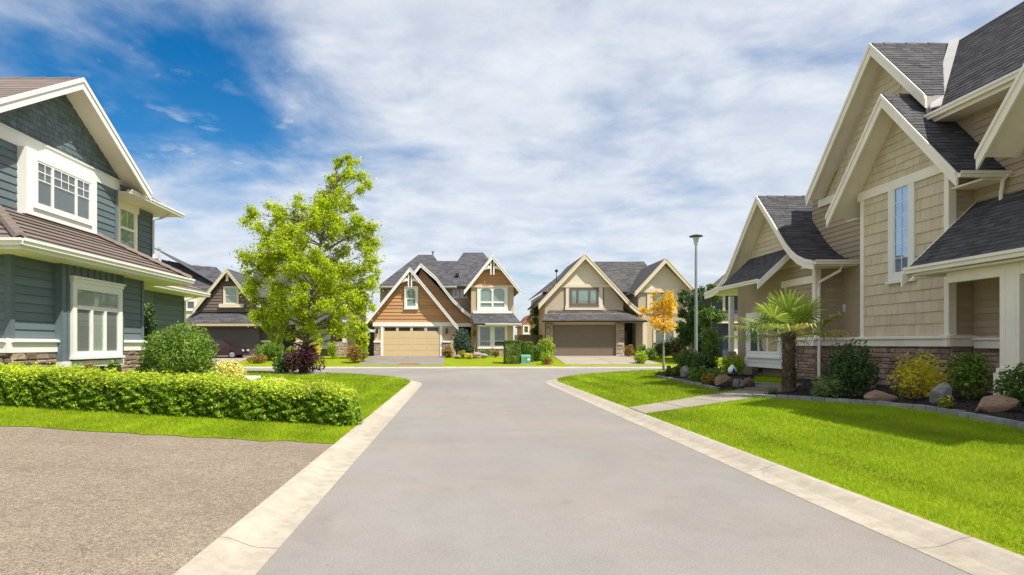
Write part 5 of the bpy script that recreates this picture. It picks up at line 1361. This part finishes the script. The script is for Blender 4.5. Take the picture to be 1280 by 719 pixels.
# hedge
def hedge():
    x0, x1, y0, y1 = -9.1, -1.95, 11.55, 12.55
    t = thing('clipped_hedge', 'long clipped hedge with bright yellow green top before the teal house', 'hedge', ((x0 + x1) / 2, 12, gz(-5, 12)))
    def surf(n, top):
        xs = rng.uniform(x0, x1, n); zg = np.array([gz(a, 12) for a in xs])
        wob = .02 * np.sin(xs * 2.3) + .02 * np.sin(xs * 5.1 + 1) + .015 * np.sin(xs * 11.7)
        H = .64 + wob
        endr = np.clip((x1 - xs) / .5, 0, 1); H = H * (.72 + .28 * np.sqrt(endr))
        if top:
            ys = rng.uniform(y0 - .02, y1, n); rnd_ = np.clip((ys - y0) / .28, 0, 1)
            zz = zg + H - .14 * (1 - np.sqrt(rnd_)) + rng.normal(0, .03, n) + .07 * (rng.random(n) ** 4) * (1 + np.sin(xs * 17) * np.sin(ys * 13))
            d = np.column_stack([np.zeros(n), -.4 * (1 - rnd_), np.ones(n)])
        else:
            f = rng.random(n); zz = zg + .03 + f * (H - .05)
            ys = y0 + .025 * np.sin(xs * 3.7) + .03 * np.sin(xs * 9 + f * 3) + .15 * (f - .6) ** 2 + rng.random(n) ** 1.5 * .30 + .05 * np.sin(xs * 19 + np.sin(f * 9) * 2) * np.sin(f * 14 + xs * 5)
            d = np.column_stack([np.zeros(n), -np.ones(n), np.full(n, .4)])
        return np.column_stack([xs, ys, zz]), d
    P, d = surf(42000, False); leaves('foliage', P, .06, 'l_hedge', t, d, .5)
    P, d = surf(24000, True); leaves('top_foliage', P, .058, 'l_hedge_top', t, d, .6)  # paler, yellower leaves along the hedge top
    n = 3500; ys = rng.uniform(y0 + .05, y1, n); f = rng.random(n)
    P = np.column_stack([x1 + .05 * np.sin(ys * 9) + .1 * rng.random(n) - .14 * f ** 2, ys, gz(-2, 12) + .03 + f * .48]); d = np.tile([1, -.3, .4], (n, 1)).astype(float)
    leaves('foliage', P, .078, 'l_hedge', t, d, .5)
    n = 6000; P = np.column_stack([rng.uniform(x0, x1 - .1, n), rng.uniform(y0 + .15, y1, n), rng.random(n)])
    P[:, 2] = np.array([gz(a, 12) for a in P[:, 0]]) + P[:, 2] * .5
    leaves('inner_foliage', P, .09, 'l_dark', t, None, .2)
    g = G()
    for i in range(24):
        x = x0 + .2 + i * .29; z = gz(x, 12)
        g.tube([(x, 12, z - .05), (x + random.uniform(-.1, .1), 11.9, z + .3), (x + random.uniform(-.15, .15), 11.8, z + .5)], [.014, .010, .004], 5)
    g.build('stem', 'bark', t)
hedge()
def branch_tree(name, label, cat, base, top, trunk_r, blobs, n, size, mat, bark, group=None, lean=(0, 0), droop=.2, asp=.6, sub=5):
    """trunk with limbs reaching into each clump; leaves spread through the clumps"""
    t = thing(name, label, cat, base, group)
    b = Vector(base); T = Vector(top)
    path = [b + V3(0, 0, -.1)] + [b + (T - b) * f + V3(lean[0] * math.sin(f * 3), lean[1] * math.sin(f * 3), 0) for f in (.12, .25, .4, .55, .7, .85, 1)]
    g = G(); g.tube(path, [trunk_r * 1.3] + [trunk_r * (1 - .9 * f) for f in (.08, .25, .4, .55, .7, .85, 1)], 9)
    g.build('trunk', bark, t, smooth=True)
    g = G(); cs = []; rs = []
    H = (T - b).length
    for c, r in blobs:
        c = Vector(c)
        f = min(.95, max(.12, ((c.z - b.z) - .35 * math.hypot(c.x - b.x, c.y - b.y)) / H))
        s = b + (T - b) * f + V3(lean[0] * math.sin(f * 3), lean[1] * math.sin(f * 3), 0)
        m = s.lerp(c, .55) + V3(0, 0, .06 * (c - s).length)
        r0 = trunk_r * .38 * (1 - .7 * f)
        g.tube([s, m, c], [r0, r0 * .6, r0 * .2], 5)
        for j in range(sub):
            dv = Vector((random.gauss(0, 1), random.gauss(0, 1), random.gauss(0, .9))).normalized()
            q = c + dv * r * random.uniform(.55, 1.0)
            g.tube([m.lerp(c, .5), m.lerp(q, .7), q], [r0 * .35, r0 * .25, .004], 4)
            cs.append(tuple(q)); rs.append(r * random.uniform(.45, .8))
        cs.append(tuple(c)); rs.append(r * .6)
    g.build('limb', bark, t)
    P, d = lumps(cs, rs, n, .9, .8, True)
    leaves('crown', P, size, mat, t, d, .45, asp, droop=droop)
    return t
def birch():
    Y = 31.0
    def at(u, v, dy=0): yy = Y + dy; return ((u - 572) * yy / 800, yy, 1.6 + (430 - v) * yy / 800)
    rows = [  # v, u range, radius px
        (206, (418, 434), 9), (222, (412, 450), 12), (240, (395, 452), 13), (257, (350, 440), 14), (270, (322, 445), 15), (285, (318, 452), 16), (302, (325, 455), 16),
        (320, (318, 452), 17), (338, (318, 462), 17), (356, (320, 455), 17), (374, (318, 458), 17), (392, (326, 450), 16), (408, (330, 436), 13), (420, (345, 420), 10)]
    blobs = []
    for v, (a, b), r in rows:
        n = max(2, int((b - a) / 24))
        for i in range(n + 1):
            u = a + (b - a) * i / n
            half = (b - a) / 2 * Y / 800; mid = (a + b) / 2
            e = 1 - abs(u - mid) / max(1, (b - a) / 2) * .8
            for dy in ((-1, 1) if e > .45 else (0,)):
                if random.random() < .13: continue
                blobs.append((at(u + random.uniform(-7, 7), v + random.uniform(-6, 6), dy * half * e * random.uniform(.3, .85)), r * Y / 800 * random.uniform(.75, 1.15)))
    for u, v, r in ((313, 272, 8), (462, 232, 6), (466, 287, 7), (440, 205, 7), (308, 330, 7), (466, 345, 7), (448, 420, 8)): blobs.append((at(u, v, random.uniform(-.6, .6)), r * Y / 800))
    b = at(378, 467); z = gz(b[0], Y)
    branch_tree('birch_tree', 'tall bright green birch tree at the left street corner', 'tree', (b[0], Y, z), at(424, 206), .17, blobs, 85000, .122, 'l_birch', 'bark', lean=(-.25, 0), sub=3)
birch()
spot('purple_shrub', 'dark purple leaved shrub at the foot of the birch', 'shrub', 380, 30.2, 470, 429, 52, 5000, .10, 'l_purple', nl=12)
spot('foundation_shrub', 'loose green shrub left of purple shrub under the birch', 'shrub', 356, 30.4, 470, 440, 34, 2600, .11, 'l_mid', nl=10)
spot('round_bush', 'large round green bush in front of the teal house corner', 'bush', 226, 16.2, 490, 403, 92, 17000, .075, 'l_bush', nl=26, lump=.3, asp=.4, depth=.95)
spot('variegated_shrub', 'cream and yellow leaved shrub behind the hedge', 'shrub', 287, 20.0, 490, 449, 44, 2600, .10, 'l_cream', nl=12, asp=.6)
spot('variegated_shrub', 'smaller pale yellow shrub behind the hedge right of cream shrub', 'shrub', 347, 18.5, 490, 472, 34, 1500, .09, 'l_cream', nl=9, asp=.6)
spot('entry_shrub', 'slender dark green shrub by the teal house entry', 'shrub', 184, 21.0, 470, 362, 18, 2200, .10, 'l_dark', nl=14, depth=.3)
for i, (u, vt) in enumerate(((64, 452), (110, 447), (140, 445), (176, 450))):
    spot('border_plant', ['low spiky plant under the left edge of teal bay window', 'dark leafy plant below the middle of teal bay window', 'tall leafy plant under the right edge of teal bay window', 'small plant by the stone corner of the teal house'][i], 'plant', u, 13.9 + i * .6, 480, vt, 22, 500, .09, ('l_silver', 'l_rust', 'l_mid', 'l_mid')[i], nl=6, group='plants along the teal house wall')
sg = thing('garden_board', 'small white board lying behind the hedge near cream shrub', 'board', (pw(312, 19), 19, gz(pw(312, 19), 19)))
G().extr((pw(303, 19), 19, gz(-6, 19) + .22), (pw(322, 19), 19, gz(-6, 19) + .22), (0, 1, 0), (0, 0, 1), [(0, 0), (.3, .10), (.3, .14), (0, .04)]).build('panel', 'white', sg)
G().wbox(pw(305, 19), pw(306, 19), 19.1, 19.2, gz(-6, 19), gz(-6, 19) + .26).wbox(pw(319, 19), pw(320, 19), 19.1, 19.2, gz(-6, 19), gz(-6, 19) + .26).build('leg', 'white', sg)
gB = 'shrubs in the long bed by the beige house'
spot('glossy_shrub', 'dark glossy rounded shrub between palm and bay wall', 'shrub', 1066, 14.8, 492, 425, 60, 4800, .075, 'l_dark', gB, nl=16, asp=.5)
spot('lavender_clump', 'soft grey green low clump in front of the downspout', 'plant', 1036, 14.9, 500, 470, 50, 4200, .10, 'l_silver', gB, nl=12, asp=.16, up=1.2, depth=.42)
spot('yellow_shrub', 'bright yellow spreading shrub before the stone base', 'shrub', 1147, 13.9, 500, 441, 60, 1700, .085, 'l_yellow', gB, nl=15, lump=.36, asp=.5)
spot('leafy_shrub', 'fresh green spreading shrub right of the yellow shrub', 'shrub', 1212, 13.4, 500, 437, 52, 1500, .085, 'l_bush', gB, nl=14, lump=.36)
spot('leafy_shrub', 'loose green shrub at the picture edge before the porch column', 'shrub', 1274, 11.9, 515, 452, 50, 1300, .085, 'l_mid', gB, nl=12, lump=.36)
spot('small_flower', 'tiny yellow flowering plant at the foot of the grey pointed rock', 'plant', 1182, 12.3, 510, 495, 20, 350, .045, 'l_lime', gB, nl=6, extra=('l_yellow', 40, .05))
spot('small_flower', 'tiny leafy plant with pale bloom between palm and path', 'plant', 966, 16.4, 500, 484, 16, 260, .05, 'l_mid', gB, nl=6)
gC = 'shrubs in the corner bed by the lamp'
spot('low_hedge', 'low dense grey green shrub at the tip of corner bed', 'shrub', 843, 26.3, 474, 457, 32, 3200, .08, 'l_cedar', gC, nl=12, lump=.3, depth=.5)
spot('cone_conifer', 'clipped cone shaped conifer right of the street lamp', 'conifer', 887, 25.5, 470, 405, 22, 4500, .09, 'l_cedar', gC, nl=26, lump=.3, asp=.35)
spot('corner_shrub', 'dark green shrub left of the lamp pole base', 'shrub', 862, 26.5, 470, 437, 34, 3000, .10, 'l_mid', gC, nl=12)
spot('corner_shrub', 'rounded dark shrub between lamp and cone conifer', 'shrub', 880, 23.5, 475, 440, 34, 3000, .09, 'l_dark', gC, nl=12)
spot('corner_shrub', 'bright leafy plant in front of lamp in corner bed', 'shrub', 874, 21.5, 480, 459, 32, 2000, .09, 'l_bush', gC, nl=10)
spot('corner_shrub', 'broad leaved green plant left of tan rock', 'shrub', 893, 20.6, 480, 458, 22, 1200, .09, 'l_bush', gC, nl=8)
spot('corner_shrub', 'rusty leaved low plant beside the tan rock', 'shrub', 886, 20.0, 482, 467, 22, 1000, .08, 'l_rust', gC, nl=8)
spot('corner_shrub', 'yellow green shrub in front of the white garage door', 'shrub', 915, 24.5, 470, 443, 30, 2200, .09, 'l_lime', gC, nl=10)
def orange():
    Y = 31.5
    at = lambda u, v, dy=0: ((u - 572) * (Y + dy) / 800, Y + dy, 1.6 + (430 - v) * (Y + dy) / 800)
    bl = [(at(u, v, random.uniform(-.5, .5)), r * 1.25 * Y / 800) for u, v, r in ((830, 370, 8), (837, 378, 8), (822, 380, 8), (832, 388, 9), (815, 386, 7), (808, 391, 7), (840, 386, 7), (824, 400, 9), (836, 402, 9), (842, 407, 6), (829, 411, 8), (816, 402, 7), (838, 397, 7), (820, 368, 5))]
    b = at(829.5, 466); z = gz(b[0], Y)
    branch_tree('orange_tree', 'small orange leaved tree with thin pale trunk near the kerb', 'tree', (b[0], Y, z), at(829, 380), .06, bl, 4600, .10, 'l_orange', 'bark_pale', sub=3)
orange()
def far_tree(name, label, u0, u1, v0, v1, Y, n, size, mat, group='trees beyond the street', ub=None):
    at = lambda u, v, dy=0: ((u - 572) * (Y + dy) / 800, Y + dy, 1.6 + (430 - v) * (Y + dy) / 800)
    bl = []
    w = (u1 - u0) / 2; c = (u0 + u1) / 2
    for i in range(26):
        f = random.random(); v = v0 + (v1 - v0) * f; e = math.sin(math.pi * min(1, .18 + f * .8)) ** .6
        u = c + random.uniform(-1, 1) * w * e * .85
        bl.append((at(u, v, random.uniform(-1, 1) * w * e * Y / 800 * .8), max(6, w * .40) * Y / 800 * random.uniform(.7, 1.2)))
    x = pw(ub or c, Y)
    branch_tree(name, label, 'tree', (x, Y, gz(x, Y)), at(c, v0 + 8), .12, bl, n, size, mat, 'bark', group, sub=3)
far_tree('leafy_tree', 'dark green tree behind the street lamp by the taupe house', 843, 884, 352, 428, 46.5, 14000, .17, 'l_dark')
far_tree('leafy_tree', 'lighter green tree right of the street lamp before the blue house', 872, 906, 358, 418, 44.5, 10000, .17, 'l_mid')
far_tree('leafy_tree', 'small tree with coral blooms in the gap beside the taupe garage', 664, 684, 380, 424, 57, 4500, .2, 'l_mid')
far_tree('leafy_tree', 'bushy tree behind the fence left of the taupe garage', 668, 690, 398, 425, 62, 3000, .22, 'l_rust')
far_tree('leafy_tree', 'drooping bright tree at the left side of the cream garage', 436, 462, 392, 440, 48.5, 6000, .18, 'l_birch')
gS = 'shrubs before the far houses'
far = [
    ('clipped_shrub', 'wide green shrub before the dark house garage', 338, 47.2, 425, 40, 2600, .14, 'l_bush', 10),
    ('clipped_shrub', 'low rusty ground shrub below the wide green shrub', 322, 45.5, 443, 34, 1000, .12, 'l_rust', 8),
    ('ball_shrub', 'small lime ball shrub left of the birch trunk', 363, 48, 431, 12, 900, .11, 'l_lime', 8),
    ('clipped_shrub', 'golden shrub under the dark house windows', 391, 49, 425, 22, 1300, .13, 'l_yellow', 8),
    ('ball_shrub', 'round lime shrub right of the dark house windows', 415, 48.5, 425, 15, 1200, .12, 'l_lime', 9),
    ('clipped_shrub', 'rust and green shrub left of the cream garage driveway', 443, 45.6, 431, 22, 1500, .13, 'l_rust', 9),
    ('clipped_shrub', 'green shrub at the edge of the tan house driveway', 454, 46.5, 432, 14, 900, .13, 'l_lime', 8),
    ('clipped_shrub', 'orange tinted shrub right of the cream garage door', 559, 49.6, 434, 16, 1100, .13, 'l_rust', 9),
    ('weeping_spruce', 'blue green weeping conifer in the tan house entry', 577, 50.5, 408, 24, 3200, .15, 'l_spruce', 16),
    ('border_plant', 'small lime plant before the weeping conifer', 577, 48.8, 438, 13, 600, .12, 'l_lime', 7),
    ('border_plant', 'yellow flowering plant in the tan house bed', 586, 48.4, 442, 14, 600, .12, 'l_yellow', 7),
    ('border_plant', 'green plant under the tan house front window', 606, 50.3, 437, 18, 700, .13, 'l_mid', 8),
    ('border_plant', 'rosy plant under the tan house front window', 620, 50.3, 437, 12, 500, .12, 'l_rust', 7),
    ('ball_shrub', 'bright lime ball shrub at taupe garage driveway edge', 683, 44.4, 439, 16, 1500, .11, 'l_lime', 10),
    ('clipped_shrub', 'tall yellow green shrub left of the taupe garage', 683, 47.5, 421, 23, 2400, .13, 'l_lime', 13),
    ('clipped_shrub', 'dark green shrub between green box and lime shrub', 671, 46.8, 430, 16, 1300, .13, 'l_cedar', 10),
    ('potted_flower', 'pinkish round plant by the taupe house entry', 786, 50.5, 431, 13, 900, .12, 'l_rust', 8),
    ('ball_shrub', 'bright lime ball shrub in front of the taupe house lawn', 801, 45.2, 439, 19, 2200, .11, 'l_lime', 12),
    ('ball_shrub', 'green ball shrub behind the bright lime ball', 802, 48.6, 430, 13, 1200, .12, 'l_bush', 9),
    ('ball_shrub', 'dark green ball shrub right of the lime ball', 814, 47.5, 434, 15, 1200, .12, 'l_cedar', 9),
    ('clipped_shrub', 'dark shrub behind the thin orange tree trunk', 828, 49.2, 425, 26, 2200, .14, 'l_dark', 12),
    ('flowering_shrub', 'dark shrub with pink blooms right of the orange tree', 846, 48.6, 419, 22, 2200, .14, 'l_dark', 12),
    ('clipped_shrub', 'low green shrub on the lawn behind the orange tree', 848, 46.0, 440, 16, 1100, .13, 'l_cedar', 9),
    ('clipped_shrub', 'low spreading shrub at right end of far lawn', 862, 47.0, 436, 20, 1300, .14, 'l_mid', 9)]
for nme, lab, u, Y, vt, wpx, n, size, mat, nl in far:
    spot(nme, lab, 'shrub', u, Y, 0, vt, wpx, n, size, mat, gS, nl=nl, extra=(('l_pink', 160, .2) if 'pink blooms' in lab else None))
def cedar_block(label, u0, u1, Y, vt, dep):
    x0, x1 = pw(u0, Y), pw(u1, Y); z = gz(0, Y); h = 1.6 + (430 - vt) * Y / 800 - z
    t = thing('clipped_cedar', label, 'hedge', ((x0 + x1) / 2, Y, z), 'clipped cedars by the utility box')
    n = 5000; a = rng.uniform(0, 2 * np.pi, n); cx, cy = (x0 + x1) / 2, Y + dep / 2
    r = (np.abs(np.cos(a)) ** 5 + np.abs(np.sin(a)) ** 5) ** (-.2); f = rng.random(n); rr = r * (1 - .12 * rng.random(n)) * (1 - .15 * np.clip((f - .85) / .15, 0, 1))
    P = np.column_stack([cx + np.cos(a) * rr * (x1 - x0) / 2, cy + np.sin(a) * rr * dep / 2, z + f * h]); d = np.column_stack([np.cos(a), np.sin(a), np.zeros(n)])
    n2 = 1800; q = rng.uniform(-.9, .9, (n2, 2)); P2 = np.column_stack([cx + q[:, 0] * (x1 - x0) / 2, cy + q[:, 1] * dep / 2, z + h + rng.normal(0, .04, n2)])
    leaves('foliage', np.concatenate([P, P2]), .12, 'l_cedar', t, np.concatenate([d, np.tile([0, 0, 1.], (n2, 1))]), .5, .35)
    G().tube([(cx, cy, z - .05), (cx, cy, z + h * .8)], [.05, .01], 6).build('stem', 'bark', t)
cedar_block('clipped square cedar hedge left of the utility box', 630.5, 651.5, 44.6, 427, 1.0)
cedar_block('lower clipped cedar behind the utility box', 652, 667, 46.2, 429, .9)
hb = thing('hanging_basket', 'yellow flowering hanging basket at the tan house entry post', 'basket', (pw(592.5, 52.6), 52.6, hz(418)))
P, d = lumps([(pw(592.5, 52.6), 52.6, hz(415)), (pw(590.5, 52.6), 52.6, hz(416)), (pw(594.5, 52.6), 52.6, hz(416))], [.22, .2, .2], 500); leaves('foliage', P, .1, 'l_yellow', hb, d)
G().lathe((pw(592.5, 52.6), 52.6, hz(420)), [(.05, 0), (.2, .12), (.24, .25)], 10).tube([(pw(592.5, 52.6), 52.6, hz(417)), (pw(592.5, 52.6), 52.6, hz(407))], .01, 4).build('bowl', 'bark', hb)
def palm():
    Y = 16.9; x = pw(986, Y); z = gz(x, Y)
    t = thing('fan_palm', 'short fan palm with shaggy brown trunk beside the box window', 'palm', (x, Y, z))
    top = V3(x - .02, Y, z + 1.60)
    g = G(); pr = []
    for i in range(15): f = i / 14; pr.append((.155 - .02 * f + (.02 if i % 2 else 0) + random.uniform(-.008, .008), -.05 + 1.66 * f))
    g.lathe((x, Y, z), pr, 14); g.build('trunk', 'palm_fibre', t)
    n = 900; a = rng.uniform(0, 6.283, n); h = rng.random(n)
    base = np.column_stack([x + np.cos(a) * .15, Y + np.sin(a) * .15, z + .02 + h * 1.55])
    tip = base + np.column_stack([np.cos(a) * rng.uniform(.02, .09, n), np.sin(a) * rng.uniform(.02, .09, n), rng.uniform(.02, .14, n)])
    tt = np.column_stack([-np.sin(a), np.cos(a), np.zeros(n)]) * .018
    npobj('trunk_fibre', np.stack([base - tt, base + tt, tip], 1), 3, 'palm_fibre', t, 'stuff')
    def frond(az, el, plen, R, mat, droop):
        d = V3(math.cos(az) * math.cos(el), math.sin(az) * math.cos(el), math.sin(el))
        p0 = top + V3(math.cos(az) * .1, math.sin(az) * .1, -.12)
        p1 = p0 + d * plen + V3(0, 0, -.10 * droop)
        side = d.cross(V3(0, 0, 1)).normalized(); up = side.cross(d).normalized()
        g = G(); g.tube([p0, p0.lerp(p1, .5) + V3(0, 0, .04), p1], [.018, .013, .009], 5)
        k = 24
        for i in range(k):
            th = math.radians(-118 + 236 * (i + .5) / k); L = R * (1 - .22 * abs(th) / 2.06) * random.uniform(.92, 1.05)
            dr = (d * math.cos(th) + side * math.sin(th)).normalized()
            fold = up * (.16 * math.cos(th * 1.0))
            q1 = p1 + dr * L * .5 + fold * L * .15 + V3(0, 0, -.03 * droop * L)
            q2 = p1 + dr * L * .82 + V3(0, 0, -.14 * droop * L * random.uniform(.6, 1.3))
            q3 = p1 + dr * L * random.uniform(.93, 1.05) + V3(0, 0, -.42 * droop * L * random.uniform(.5, 1.4))
            w = (up.cross(dr)).normalized(); W = L * math.radians(236 / k) * .5 * .40
            vs = [p1 - w * .004, p1 + w * .004, q1 + w * W, q2 + w * W * .75, q3, q2 - w * W * .75, q1 - w * W]
            g.add(vs, [(0, 1, 2, 6), (6, 2, 3, 5), (5, 3, 4)])
        g.build('frond', mat, t)
    for i in range(25):
        az = i * 2.399; f = i / 24
        el = math.radians(88 - 92 * f ** 1.05) + random.uniform(-.24, .24)
        frond(az, el, .50 + .46 * f + random.uniform(-.10, .10), .78 + random.uniform(-.12, .08), 'l_palm' if i < 15 or i % 3 else 'l_palm_old', .25 + .6 * f)
palm()
